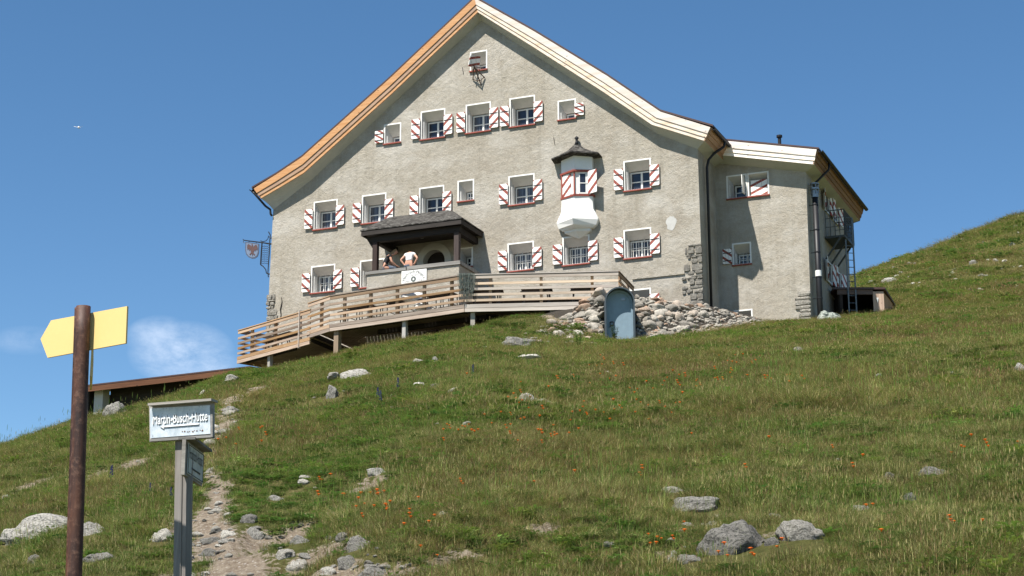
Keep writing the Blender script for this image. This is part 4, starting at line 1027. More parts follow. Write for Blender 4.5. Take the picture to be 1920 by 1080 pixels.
# ------------------------------------------------------------------ terrace deck
_d = ray(1158, 511); ZR = _d.z/_d.y*61.0
P1 = onz(1158, 511, ZR); P2 = onz(872, 516.5, ZR); P3 = onz(620.9, 554.6, ZR); P4 = onz(582, 567.8, ZR)
_b = ray(876, 585); ZB = _b.z/_b.y*P2.y                      # underside of the fascia
ZR2 = ZR-.27; ZB2 = ZB-.25
P4b = onz(583.7, 579.8, ZR2); P5 = onz(449.5, 618.6, ZR2)
P0 = onz(1186, 541, ZR)
deck = thing('terrace_deck', Vector((P2.x, P2.y, ZB-.7)), 'raised wooden sun terrace with slatted railings along the hut front', 'terrace')
def flat(P, z): return Vector((P.x, P.y, z))
ZF = ZB+.30
def backto(P, off=.05):                                     # nearest point of the terrace at the wall
    u, w = ofW(P); return u
def rail_run(A, B, zr, zb, mat, nposts, ends=(0, 0), nrail=5):
    d = (B-A); d.z = 0; L = d.length; d.normalize(); nrm = Vector((d.y, -d.x, 0)); nrm = nrm if nrm.y < 0 else -nrm
    hgt = zr-zb
    levels = [(0, .11), (.215, .085), (.40, .085), (.585, .085), (.765, .085)][:nrail]
    for k, (f, hh) in enumerate(levels):
        z = zr-.065-f*(hgt-.22)*1.0
        pieces = max(1, round(L/4.2))
        for q in range(pieces):
            a = A+d*(L*q/pieces-(ends[0] if q == 0 else 0)); b = A+d*(L*(q+1)/pieces+(ends[1] if q == pieces-1 else -.006))
            mb = MB(); jt = rnd.uniform(-.006, .006)
            mb.beam(flat(a, z+jt)+nrm*.03, flat(b, z+jt+rnd.uniform(-.006, .006))+nrm*.03, .04, hh); mb.build('rail_board', mat, deck, rot=Matrix.Rotation(math.atan2(d.y, d.x), 4, 'Z'))
    cpb = MB(); cpb.beam(flat(A-d*ends[0], zr+.022)+nrm*-.0, flat(B+d*ends[1], zr+.022)-nrm*.0, .14, .035); cpb.build('handrail', mat, deck, rot=Matrix.Rotation(math.atan2(d.y, d.x), 4, 'Z'))
    for z0, z1, o in ((zb, zb+.125, .034), (zb+.14, zb+.27, .03)):
        mb = MB(); mb.beam(flat(A-d*ends[0], (z0+z1)/2)+nrm*o, flat(B+d*ends[1], (z0+z1)/2)+nrm*o, .045, z1-z0); mb.build('fascia_board', mat, deck, rot=Matrix.Rotation(math.atan2(d.y, d.x), 4, 'Z'))
    for k in range(nposts):
        p = A+d*(L*(k+.5)/nposts)-nrm*.06
        mb = MB(); mb.beam(flat(p, zb+.05), flat(p, zr-.01), .10, .10, d); mb.build('railing_post', M['deckwood'], deck)
rail_run(P2, P1, ZR, ZB, M['deckpale'], 3, (.0, .03))
rail_run(P3, P2, ZR, ZB, M['deckwood'], 5)
rail_run(P4, P3, ZR, ZB, M['deckwood'], 1, (.1, 0))
rail_run(P5, P4b, ZR2, ZB2, M['deckwood'], 3, (.05, 0))
rail_run(P1, P0, ZR, ZB, M['deckwood'], 2, (0, 0), 4)
# return of the left end, running back past the hut corner
dl_ = (P4b-P5).normalized(); nb = Vector((-dl_.y, dl_.x, 0)); P6 = P5+nb*2.6
rail_run(P6, P5, ZR2, ZB2, M['deckwood'], 2)
# tall board standing before the left rail
tb_ = MB(); q0 = onz(565.5, 585, ZR2+.02); 
tb_.beam(flat(q0, ZB2-.05)+Vector((-.05, -.08, 0)), flat(q0, ZR2+.08)+Vector((-.05, -.08, 0)), .11, .04, dl_); tb_.build('rail_board', M['deckpale'], deck)
# planks: boards running out from the wall, 12 mm gaps
def front_w(u):
    pts = [ofW(p) for p in (P5, P4b, P3, P2, P1, P0)]
    for (a, wa), (b, wb) in zip(pts, pts[1:]):
        if a <= u <= b: return wa+(wb-wa)*(u-a)/(b-a)
    return None
fl = MB(); u5 = ofW(P5)[0]; u4 = ofW(P4b)[0]; u = u5+.03; u0e = ofW(P0)[0]
n_ = 0
while u < u0e-.1:
    fw = front_w(u+.06)
    if fw and fw > .15:
        zz = (ZB2+.24) if u < u4 else (ZB+.24)
        bw = -3. if u < ULB-.05 else .004
        if PU0-.1 < u < PU1+.0: bw = PW+.004
        if fw-bw > .1: fl.box(u, u+.128, bw, fw-.03, zz, zz+.035)
    u += .142
fl.build('decking', M['deckwood'], deck)
rs_ = MB(); rs_.box(u4-.03, u4+.01, .05, front_w(u4-.1)-.06, ZB2+.1, ZB+.235); rs_.build('added_riser', M['darkwood'], deck)  # board added to shut out the sunlit gap between the deck levels
for off in (.35, 1.5, 2.6, 3.6):
    for a, b, zb in ((P2, P1, ZB), (P3, P2, ZB), (P5, P4b.lerp(P5, .3), ZB2)):
        if zb == ZB2 and off > 1: continue
        if a is P3: a = P3.lerp(P2, .25*off/2)
        d = (b-a).normalized(); nn = Vector((-d.y, d.x, 0)); A = a+nn*off; B = b+nn*off
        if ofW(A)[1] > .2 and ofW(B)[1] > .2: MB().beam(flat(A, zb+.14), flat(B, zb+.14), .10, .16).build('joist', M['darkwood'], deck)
for (px, py, w_, mat, fw) in ((627.5, 664, .20, 'postwood', .25), (755, 637, .15, 'greypost', .25), (884.5, 622, .15, 'greypost', .2), (1035, 600, .15, 'greypost', .6), (500, 700, .15, 'greypost', .8)):
    # on the run line, slightly behind the fascia
    best = None
    for a, b in ((P2, P1), (P3, P2), (P4, P3), (P5, P4b)):
        for k in range(101):
            p = a.lerp(b, k/100); s_ = p.x/p.y
            e = abs(s_-ST(px, py)[0])
            if best is None or e < best[0]: best = (e, p, (b-a).normalized())
    p = best[1]+Vector((-best[2].y, best[2].x, 0))*.14
    gz = float(h(p.x, p.y)); zt_ = (ZB2 if px < 560 else ZB)+.08
    mb = MB(); mb.beam(flat(p, gz-.25), flat(p, zt_), w_, w_, best[2]); mb.build('support_post', M[mat], deck)
# inner row of supports, in the dark
for k in range(6):
    p = P3.lerp(P1, (k+.5)/6)+Vector((.9, 2.4, 0)); gz = float(h(p.x, p.y))
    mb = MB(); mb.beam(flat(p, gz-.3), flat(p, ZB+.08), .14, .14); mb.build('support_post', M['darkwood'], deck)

# rope net hanging over the rail corner
rn = MB(); rr_ = random.Random(21); ctr = P2+Vector((-.02, -.12, 0))
for k in range(34):
    L = rr_.uniform(.35, .95); ox = rr_.uniform(-.16, .34); oy = rr_.uniform(-.08, .03); wdt = rr_.uniform(.04, .10)
    pts = []
    for t in range(9):
        a = math.pi*t/8; pts.append(Vector((ctr.x+ox+math.cos(a)*wdt+rr_.uniform(-.03, .03), ctr.y+oy+rr_.uniform(-.01, .01), ZR+.04-math.sin(a)*L*(.9 if ox > .15 else 1))))
    rn.tube(pts, rr_.uniform(.006, .010), 4)
for k in range(8):
    x = ctr.x-.16+k*.06; rn.tube([Vector((x, ctr.y-.03, ZR-.02)), Vector((x, ctr.y, ZR+.06)), Vector((x, ctr.y+.12, ZR+.05)), Vector((x, ctr.y+.15, ZR-.2))], .012, 5)
ro_ = rn.build('rope_net', M['rope']); tag(ro_, 'grey green bundle of rope net hanging over the terrace rail corner', 'net')

# terrace furniture, seen from below through the rails
tproto = None
def table(P, ang):
    root = thing('beer_table', Vector((P.x, P.y, ZF)), 'folding terrace table seen through the slatted railing', 'table', 'tables on the sun terrace', rot=Matrix.Rotation(ang, 4, 'Z'))
    Wm = WM[root.name]; X = lambda a, b, c: Wm @ Vector((a, b, c))
    def bx(mb, a0, a1, b0, b1, c0, c1): mb.hexa([X(a0, b0, c0), X(a1, b0, c0), X(a1, b1, c0), X(a0, b1, c0), X(a0, b0, c1), X(a1, b0, c1), X(a1, b1, c1), X(a0, b1, c1)])
    t = MB(); bx(t, -.55, .55, -.38, .38, .70, .74); t.build('tabletop', M['darkwood'], root)
    for sx in (-.45, .45):
        l = MB()
        for sy in (-.28, .28): l.tube([X(sx, sy, 0), X(sx, sy, .70)], .02, 5)
        l.tube([X(sx, -.28, .35), X(sx, .28, .35)], .015, 5); l.build('leg_frame', M['iron'], root)
    for sy in (-.68, .68):
        b = MB(); bx(b, -.52, .52, sy-.16, sy+.16, .42, .455); b.build('bench_seat', M['darkwood'], root)
        for sx in (-.42, .42):
            l = MB(); l.tube([X(sx, sy-.1, 0), X(sx, sy-.06, .42)], .018, 5); l.tube([X(sx, sy+.1, 0), X(sx, sy+.06, .42)], .018, 5); l.build('leg_frame', M['iron'], root)
    return root
def copy_tree(o, mat, parent=None):
    c = o.copy(); COL.objects.link(c)
    if parent is None: c.matrix_basis = mat
    else: c.parent = parent
    for ch in list(o.children): copy_tree(ch, None, c)
    return c
spots = []
dR = (P1-P2).normalized(); nR = Vector((-dR.y, dR.x, 0)); aR = math.atan2(dR.y, dR.x)
dM = (P2-P3).normalized(); nM = Vector((-dM.y, dM.x, 0)); aM = math.atan2(dM.y, dM.x)
LRr = (P1-P2).length; LMm = (P2-P3).length
for row, (off, shf, spc) in enumerate(((1.0, .7, 1.75), (2.7, 1.4, 1.75))):
    k = 0
    while shf+spc*k < LRr-.4: spots.append((P2+dR*(shf+spc*k)+nR*off, aR)); k += 1
    k = 0
    while shf+spc*k < LMm-.4: spots.append((P3+dM*(shf+spc*k)+nM*off, aM)); k += 1
spots = [q for q in spots if not (PU0-.9 < ofW(q[0])[0] < PU1+.7 and ofW(q[0])[1] < PW+.9)]
dL = (P4b-P5).normalized(); nL = Vector((-dL.y, dL.x, 0))
tp0 = table(spots[0][0], spots[0][1])
for p, a in spots[1:]:
    copy_tree(tp0, Matrix.Translation(Vector((p.x, p.y, ZF))) @ Matrix.Rotation(a, 4, 'Z'))
ta = P5+dL*1.7+nL*1.1
tl = copy_tree(tp0, Matrix.Translation(Vector((ta.x, ta.y, ZB2+.28))) @ Matrix.Rotation(math.atan2(dL.y, dL.x), 4, 'Z'))
# crumpled white tarp and crates on the terrace
def lump(name, P, sx, sy, sz, mat, label, cat, seed=1, sub=3, amp=.25, fr=2.5):
    import bmesh
    bm = bmesh.new(); bmesh.ops.create_icosphere(bm, subdivisions=sub, radius=1)
    for v in bm.verts:
        n = mnoise.fractal(v.co*fr+Vector((seed*7.1, 0, 0)), .8, 2, 4); v.co *= 1+amp*n
        v.co.x *= sx; v.co.y *= sy; v.co.z *= sz
    me = bpy.data.meshes.new(name); bm.to_mesh(me); bm.free(); me.materials.append(mat); me.polygons.foreach_set('use_smooth', [True]*len(me.polygons))
    o = bpy.data.objects.new(name, me); COL.objects.link(o); o.location = P; WM[o.name] = Matrix.Translation(P)
    tag(o, label, cat); return o
p = P3.lerp(P2, .58)+nM*.35
lump('white_sheet', flat(p, ZF+.62), .42, .18, .22, M['clothwhite'], 'crumpled white sheet behind the terrace rail below the name board', 'sheet', 3)
p = P3.lerp(P2, .66)+nM*.3
lump('white_bag', flat(p, ZF+.16), .32, .2, .2, M['clothwhite'], 'white bag lying on the terrace floor behind the lowest rails', 'bag', 9)

# ------------------------------------------------------------------ people on the porch
def skinned(name, pts, edges, rad, mat, parent, sub=2, root=0):
    me = bpy.data.meshes.new(name); W = WM[parent.name] if parent else Matrix.Identity(4)
    wp = [W.inverted() @ Vector(p) for p in pts] if parent is not None else [Vector(p) for p in pts]
    me.from_pydata(wp, edges, [])
    o = bpy.data.objects.new(name, me); COL.objects.link(o)
    m = o.modifiers.new('skin', 'SKIN'); m.use_smooth_shade = True
    s_ = o.modifiers.new('sub', 'SUBSURF'); s_.levels = sub; s_.render_levels = sub
    for i, r_ in enumerate(rad):
        v = me.skin_vertices[0].data[i]; v.radius = r_ if isinstance(r_, tuple) else (r_, r_); v.use_root = (i == root)
    dg = bpy.context.evaluated_depsgraph_get(); dg.update()
    m2 = bpy.data.meshes.new_from_object(o.evaluated_get(dg)); bpy.data.objects.remove(o); bpy.data.meshes.remove(me)
    m2.name = name; m2.materials.clear(); m2.materials.append(mat); m2.polygons.foreach_set('use_smooth', [True]*len(m2.polygons))
    o = bpy.data.objects.new(name, m2); COL.objects.link(o)
    if parent is not None: o.parent = parent; WM[o.name] = W
    return o
def person(P, ang, lean, turn, mats, label, arms, headtilt, tee, hair_long, legs_fwd=.4):
    """seated on the coping: local x right, y forward (facing), z up; P is the seat point"""
    root = thing('person', P, label, 'person', rot=Matrix.Rotation(ang, 4, 'Z'))
    Wm = WM[root.name]; X = lambda a: Wm @ Vector(a)
    L = lean
    def sp(t, x=0., f=0.): # spine point at height t leaning forward
        return (x+turn*t*.15, math.sin(L*t/.6)*t*1.0+f, .10+math.cos(L*t/.9)*t)
    pel = sp(0); wst = sp(.18); ch = sp(.36); shc = sp(.47); nk = sp(.55); hd = (nk[0]+headtilt[0]*.1, nk[1]+.05+headtilt[1]*.12, nk[2]+.11+headtilt[2]*.1)
    hd2 = (hd[0]+headtilt[0]*.05, hd[1]+.02+headtilt[1]*.05, hd[2]+.09)
    pts = [pel, wst, ch, shc, nk, hd, hd2]; E = [(0, 1), (1, 2), (2, 3), (3, 4), (4, 5), (5, 6)]
    rad = [(.15, .11), (.125, .09), (.15, .10), (.13, .085), (.055, .055), (.085, .095), (.07, .075)]
    for sx in (-1, 1):
        a = arms[0 if sx < 0 else 1]
        sh = (shc[0]+sx*.17, shc[1], shc[2]-.02); k = len(pts)
        pts += [sh, a[0], a[1], a[2]]; E += [(3, k), (k, k+1), (k+1, k+2), (k+2, k+3)]; rad += [.058, .042, .03, .026]
        h_ = Vector(a[2]); w_ = Vector(a[1]); dd_ = (h_-w_).normalized()
        sd_ = dd_.cross(Vector((0, 0, 1))); sd_ = sd_.normalized() if sd_.length > .1 else Vector((1, 0, 0))
        for j, (o_, l_) in enumerate(((-.027, .075), (-.009, .085), (.009, .08), (.026, .065))):
            q = len(pts); b_ = h_+sd_*o_+dd_*.025; pts += [tuple(b_), tuple(b_+dd_*l_*.5-Vector((0, 0, .006))), tuple(b_+dd_*l_-Vector((0, 0, .02)))]; E += [(k+3, q), (q, q+1), (q+1, q+2)]; rad += [.010, .009, .007]
        q = len(pts); b_ = h_-sd_*.035*sx; pts += [tuple(b_), tuple(b_-sd_*.02*sx+dd_*.04)]; E += [(k+3, q), (q, q+1)]; rad += [.011, .009]
        k2 = len(pts); hip = (sx*.10, .02, .08); kn = (sx*.14, legs_fwd, .10); an_ = (sx*.14, legs_fwd+.03, -.36); toe = (sx*.15, legs_fwd+.17, -.41)
        pts += [hip, kn, an_, toe]; E += [(0, k2), (k2, k2+1), (k2+1, k2+2), (k2+2, k2+3)]; rad += [.09, .065, .042, .035]
    body = skinned('body', [X(p) for p in pts], E, rad, M['skin'], root)
    # face details: nose, ears
    f = MB(); hv = Vector(hd); 
    f.tube([X(hv+Vector((0, .085, .03))), X(hv+Vector((0, .11, 0))), X(hv+Vector((0, .09, -.015)))], [.008, .014, .012], 6)
    for sx in (-1, 1): f.tube([X(hv+Vector((sx*.08, -.0, .03))), X(hv+Vector((sx*.09, -.005, 0))), X(hv+Vector((sx*.08, 0, -.03)))], [.012, .018, .01], 6)
    f.build('face_features', M['skin'], root, smooth=True)
    # shirt
    zt = tee
    sp_pts = [sp(zt[0]), sp(.25), ch, shc, (nk[0], nk[1], nk[2]-.04)]
    Es = [(0, 1), (1, 2), (2, 3), (3, 4)]; rs = [(.145, .105), (.145, .105), (.165, .115), (.145, .10), (.07, .07)]
    for sx in (-1, 1):
        a = arms[0 if sx < 0 else 1]; sh = Vector((shc[0]+sx*.17, shc[1], shc[2]-.02)); k = len(sp_pts)
        sp_pts += [tuple(sh), tuple(sh.lerp(Vector(a[0]), .32))]; Es += [(3, k), (k, k+1)]; rs += [.072, .062]
    skinned('shirt', [X(p) for p in sp_pts], Es, rs, mats[0], root)
    tr = [(0, -.01, .06), (0, 0, .12)]; Et = [(0, 1)]; rt = [(.165, .125), (.155, .115)]
    for sx in (-1, 1):
        k = len(tr); tr += [(sx*.10, .03, .08), (sx*.14, legs_fwd, .10), (sx*.14, legs_fwd+.03, -.34)]; Et += [(0, k), (k, k+1), (k+1, k+2)]; rt += [.105, .08, .06]
    skinned('trousers', [X(p) for p in tr], Et, rt, mats[1], root)
    hp = [hd2, (hd2[0], hd2[1]-.05, hd2[2]-.01), (hd[0], hd[1]-.07, hd[2]), (nk[0], nk[1]-.05, nk[2]+.02)] + ([(nk[0]+.08, nk[1]-.03, nk[2]-.08), (nk[0]+.12, nk[1]+.02, nk[2]-.22)] if hair_long else [])
    rh = [.075, .082, .085, .05] + ([.05, .03] if hair_long else [])
    skinned('hair', [X(p) for p in hp], [(i, i+1) for i in range(len(hp)-1)], rh, mats[2], root)
    return root
# blonde woman in black, sitting at the left, leaning towards the right
pA = g(738, 503, PW-.45); 
person(H(g(738, 503, PW-.5)[0]-.26, PW-.22, PZC+.04), -TH+R(-55), .55, .0, (M['clothblack'], M['jeans'], M['hairblond']),
       'blonde person in a black top sitting bent forward at the left porch post', (((-.22, .28, .36), (-.16, .42, .20), (-.12, .50, .16)), ((.22, .26, .30), (.16, .44, .18), (.12, .52, .16))), (.1, .9, .1), (.05,), True)
person(H(g(774, 499, PW-.5)[0], PW-.16, PZC+.02), -TH+R(4), .30, .0, (M['clothwhite'], M['jeans'], M['hairbrown']),
       'person in a white shirt seen from behind, hands on hips, on the porch wall', (((-.34, .02, .34), (-.20, .05, .15), (-.13, .03, .12)), ((.34, .02, .36), (.20, .06, .16), (.13, .04, .13))), (.0, 1.5, -1.6), (.15,), False)

# ------------------------------------------------------------------ cellar entrance
def cellar():
    yc = 60.0; a = ony(1134, 640, yc); b = ony(1190.5, 640, yc); t = ony(1162, 541.5, yc)
    uL_, uR_ = a.x, b.x; zb = a.z-.15; ztop = t.z; r_ = (uR_-uL_)/2; uc = (uL_+uR_)/2; zc = ztop-r_
    def V(x, y, z): return Vector((x, yc+y, z))
    def A(r, z0, n=18): return [(uc-r, z0)]+[(uc-r*math.cos(math.pi*i/n), zc+r*math.sin(math.pi*i/n)) for i in range(n+1)]+[(uc+r, z0)]
    root = thing('cellar_entrance', V(uc, 0, zb), 'blue grey sheet metal arched cellar door set in the rubble mound', 'door')
    mb = MB(); o = A(r_, zb); i = A(r_-.045, zb)
    mb.loft([[V(x, -.22, z) for x, z in o], [V(x, 2.3, z) for x, z in o]]); mb.loft([[V(x, -.22, z) for x, z in o], [V(x, -.22, z) for x, z in i]]); mb.loft([[V(x, -.22, z) for x, z in i], [V(x, 2.3, z) for x, z in i]])
    mb.build('arched_lining', mk_flat('dark_blue_grey_steel', (.05, .068, .08), .55), root, fixn=False)
    lf = MB(); ii = A(r_-.05, zb); lf.prism([V(x, .12, z) for x, z in ii], Vector((0, .05, 0))); le = lf.build('door_leaf', M['bluedoor'], root)
    fr = MB(); ring1 = A(r_-.05, zb); ring2 = A(r_-.12, zb)
    fr.loft([[V(x, .06, z) for x, z in ring1], [V(x, .06, z) for x, z in ring2]]); fr.loft([[V(x, .06, z) for x, z in ring2], [V(x, .12, z) for x, z in ring2]]); fr.build('door_frame', M['bluedoor'], root, fixn=False)
    hx = uc-r_*.52; hz_ = zb+.15+.62
    hb_ = MB(); 
    for (p, q) in ((( -.06, -.06), (.06, -.06)), ((.06, -.06), (.06, .06)), ((.06, .06), (-.06, .06)), ((-.06, .06), (-.06, -.06))):
        hb_.tube([V(hx+p[0], .07, hz_+p[1]), V(hx+q[0], .07, hz_+q[1])], .015, 6)
    hb_.tube([V(hx-.04, .07, hz_-.10), V(hx-.10, .06, hz_-.13)], .012, 5); hb_.build('latch', M['iron'], le)
    vp = MB(); vp.hexa([V(uc+.06, .095, ztop-.40), V(uc+.20, .095, ztop-.40), V(uc+.20, .118, ztop-.40), V(uc+.06, .118, ztop-.40), V(uc+.06, .095, ztop-.32), V(uc+.20, .095, ztop-.32), V(uc+.20, .118, ztop-.32), V(uc+.06, .118, ztop-.32)])
    vp.build('vent_plate', M['steel'], le)
cellar()

# ------------------------------------------------------------------ sheds
def left_shed():
    A = ony(163, 722, 64.0); d = Vector((1, -.42, 0)).normalized(); nn = Vector((-d.y, d.x, 0))
    dB = ray(452, 690); t_ = nn.dot(A)/nn.dot(Vector((dB.x, dB.y, 0))) if False else nn.dot(Vector((A.x, A.y, 0)))/nn.dot(Vector((dB.x, dB.y, 0))); B = dB*t_; zB = B.z
    L = (Vector((B.x, B.y, 0))-Vector((A.x, A.y, 0))).length; zt = A.z
    root = thing('long_shed', A-Z_*1.4, 'long low timber shed with a flat brown roof behind the ridge left of the terrace', 'shed', rot=Matrix.Rotation(math.atan2(d.y, d.x), 4, 'Z'))
    up = (zB-A.z)/L; L += .5
    def V(l, b, z): return A+d*l+nn*b+Z_*(z+up*l)
    rf_ = MB(); rf_.hexa([V(-.1, -.3, -.05), V(L, -.3, -.05), V(L, 4, .35), V(-.1, 4, .35), V(-.1, -.3, .0), V(L, -.3, .0), V(L, 4, .40), V(-.1, 4, .40)]); rf_.build('roof', M['roof'], root)
    fb = MB(); fb.hexa([V(-.08, -.29, -.25), V(L, -.29, -.25), V(L, -.25, -.25), V(-.08, -.25, -.25), V(-.08, -.29, -.052), V(L, -.29, -.052), V(L, -.25, -.052), V(-.08, -.25, -.052)]); fb.build('eave_board', M['brownwood'], root)
    def VZ(l, b, z): return A+d*l+nn*b+Z_*z
    wl = MB()
    for q0, q1, b0, b1 in ((.65, L, .5, .56), (.0, .06, .06, 3.9)):
        wl.hexa([VZ(q0, b0, -3.), VZ(q1, b0, -3.), VZ(q1, b1, -3.), VZ(q0, b1, -3.), V(q0, b0, -.06), V(q1, b0, -.06), V(q1, b1, -.06), V(q0, b1, -.06)])
    wl.build('wall', M['darkwood'], root)
    pl = MB(); pl.hexa([VZ(.25, .1, -3), VZ(.62, .1, -3), VZ(.62, .5, -3), VZ(.25, .5, -3), V(.25, .1, -.06), V(.62, .1, -.06), V(.62, .5, -.06), V(.25, .5, -.06)]); pl.build('concrete_pillar', M['concrete'], root)
left_shed()
def right_shed():
    ys = 66.5
    a = ony(1566, 543, ys); b = ony(1657, 544, ys); c = ony(1680, 574, ys+3.2); base = ony(1640, 596, ys)
    zt = (a.z+b.z)/2; zg = base.z-.4
    root = thing('small_shed', Vector(((a.x+b.x)/2, ys, zg)), 'small open fronted timber shed at the rear right of the hut', 'shed')
    xl = ony(1575, 560, ys).x; xm = ony(1637, 560, ys).x; xr = ony(1657, 560, ys).x
    def BX(mb, x0, x1, y0, y1, z0, z1): mb.hexa([Vector((x0, y0, z0)), Vector((x1, y0, z0)), Vector((x1, y1, z0)), Vector((x0, y1, z0)), Vector((x0, y0, z1)), Vector((x1, y0, z1)), Vector((x1, y1, z1)), Vector((x0, y1, z1))])
    w = MB(); BX(w, xm, xr, ys, ys+.06, zg, zt-.12); w.build('front_wall', M['shedwood'], root)
    w = MB()
    xb = c.x
    w.hexa([Vector((xr-.05, ys+.062, zg)), Vector((xr, ys+.062, zg)), Vector((xb-.10, ys+3.2, zg)), Vector((xb-.15, ys+3.2, zg)), Vector((xr-.05, ys+.062, zt-.13)), Vector((xr, ys+.062, zt-.13)), Vector((xb-.10, ys+3.2, c.z+.02)), Vector((xb-.15, ys+3.2, c.z+.02))]); w.build('side_wall', M['shedwood'], root)
    w = MB(); BX(w, xl, xm, ys+2.6, ys+2.66, zg, zt-.2); BX(w, xl-.02, xl+.1, ys, ys+.1, zg, zt-.12); BX(w, xl-.05, xl, ys+.102, ys+2.6, zg, zt-.2); w.build('back_wall', M['darkwood'], root)
    lt = MB(); BX(lt, xl-.1, xr+.02, ys-.02, ys+.05, zt-.24, zt-.03) if False else BX(lt, xl-.1, xm-.002, ys-.02, ys+.05, zt-.24, zt-.03); lt.build('lintel_board', M['brownwood'], root)
    r_ = MB(); r_.hexa([Vector((xl-.25, ys-.07, zt-.05)), Vector((xr+.05, ys-.07, zt-.05)), Vector((xb+.02, ys+3.4, c.z-.02)), Vector((xl-.2, ys+3.4, zt-.2)), Vector((xl-.25, ys-.07, zt+.03)), Vector((xr+.05, ys-.07, zt+.03)), Vector((xb+.02, ys+3.4, c.z+.07)), Vector((xl-.2, ys+3.4, zt+.1))]); r_.build('roof', M['roof'], root)
    s_ = MB(); p0 = ony(1644, 563, ys-.02); s_.add([p0+Vector((-.03, 0, .04)), p0+Vector((.06, 0, .04)), p0+Vector((.03, 0, -.18))], [(0, 1, 2)]); s_.prism([p0+Vector((-.03, 0, .04)), p0+Vector((.06, 0, .04)), p0+Vector((.03, 0, -.18))], Vector((0, -.01, 0))); s_.build('pennant', M['white'], root)
right_shed()
# tarpaulin-covered heap
def tarp():
    yc = 62.6; a = ony(1531, 604, yc); b = ony(1583, 604, yc); t = ony(1548, 581, yc); xa, xb, zt, zb = a.x, b.x, t.z, a.z-.3
    import bmesh
    n = 16; V = []; F = []
    W_ = xb-xa
    for j in range(n+1):
        for i in range(n+1):
            u = i/n; v = j/n
            X = xa+W_*u*1.02; Y = yc+(v-.2)*1.3
            prof = min(1, min(u, 1-u)*7)*min(1, (v+.02)*6)*min(1, (1-v)*5+.2); top = zt - (.10+.26*max(0, u-.55)*2.2)
            z = zb+(top-zb)*prof + .07*mnoise.fractal(Vector((u*4, v*4, 1.3)), .8, 2, 4)*prof
            if prof < .2: X += (.5-u)*-.05
            V.append(Vector((X, Y+.05*mnoise.noise(Vector((u*5, v*5, 4))), z)))
    for j in range(n):
        for i in range(n): k = j*(n+1)+i; F.append((k, k+1, k+n+2, k+n+1))
    mb = MB(); mb.add(V, F)
    t_ = NT('camouflage_tarpaulin'); c1 = t_.noise(t_.map((1, 1, 1.6)), 7, 3, .5)
    m_ = t_.fin(t_.ramp(c1, [(.38, (.03, .04, .035)), (.46, (.14, .16, .13)), (.54, (.34, .36, .32)), (.62, (.09, .11, .09))]), .6)
    o = mb.build('covered_heap', m_, None, smooth=True, fixn=False); tag(o, 'heap under a grey green tarpaulin at the foot of the wing corner', 'tarpaulin')
tarp()

# ------------------------------------------------------------------ signposts
def rusty():
    t = NT('rusted_steel_post'); v = t.map((6, 6, 1.2)); a = t.noise(v, 2.2, 7, .7); b = t.noise(t.map(), 25, 6, .75)
    col = t.mix(t.ramp(a, [(.35, 0), (.65, 1)]), (.022, .011, .009), (.09, .034, .017)); col = t.mix(t.ramp(b, [(.5, 0), (.75, .6)]), col, (.26, .14, .09))
    t.bump(b, .5, .004); return t.fin(col, .62, .1, .4)
def yellow_post():
    Y = 10.0; top = ony(156, 571, Y); bot = ony(137, 1080, Y); ax = (top-bot).normalized(); gb = float(h(bot.x, bot.y)); bot2 = bot-ax*(bot.z-gb+.35)
    root = thing('trail_signpost', Vector((bot2.x, bot2.y, gb)), 'rusty steel pole with a blank yellow arrow board pointing left', 'signpost')
    mb = MB(); sd = ax.cross(Vector((0, 1, 0))).normalized(); fw = sd.cross(ax); r_ = .040
    # U-channel pole: rounded front, flange at the right rear
    ring = [(math.cos(t)*r_, -abs(math.sin(t))*r_*.9) for t in [math.pi*(1+k/8) for k in range(9)]]+[(r_*1.0, r_*.35), (r_*1.35, r_*.5), (r_*1.35, r_*.62), (-r_*.9, r_*.62), (-r_, r_*.3)]
    ring = [(-a_*1.0, b_) for a_, b_ in ring]
    n = 14; rings = [[bot2.lerp(top, k/n)+sd*(a_*(-1))+Vector((0, 1, 0))*b_ for a_, b_ in ring] for k in range(n+1)]
    mb.loft(rings, close=True, caps=True)
    mb.build('pole', rusty(), root, smooth=True)
    bk = .058
    def S(px, py, yy=None):
        # sign plane through the pole, turned so its right end comes nearer
        d = ray(px, py); k = .62; P = top+Vector((0, bk, 0)); nrm = Vector((k, 1, 0)).normalized(); return d*(nrm.dot(P)/nrm.dot(d))
    pts = [S(75.5, 632), S(95.5, 597), S(238, 571), S(235, 640.5), S(88.5, 667)]
    b_ = MB(); b_.prism(pts, Vector((.62, 1, 0)).normalized()*.012); b_.build('arrow_board', M['yellow'], root)
    b_ = MB(); P = top-ax*.23+Vector((.047, .03, 0))
    dd_ = (Vector((P.x, P.y, 0)).normalized()*1.0+Vector((.012, 0, 0))); dd_.normalize(); sd2 = Vector((dd_.y, -dd_.x, 0))
    q = [P+dd_*.0, P+dd_*.40, P+dd_*.50-Z_*.085, P+dd_*.40-Z_*.17, P-Z_*.17]
    b_.prism(q, sd2*.012); ab = b_.build('arrow_board', M['yellow'], root); ab['label'] = 'yellow arrow board seen edge-on behind the pole'
yellow_post()
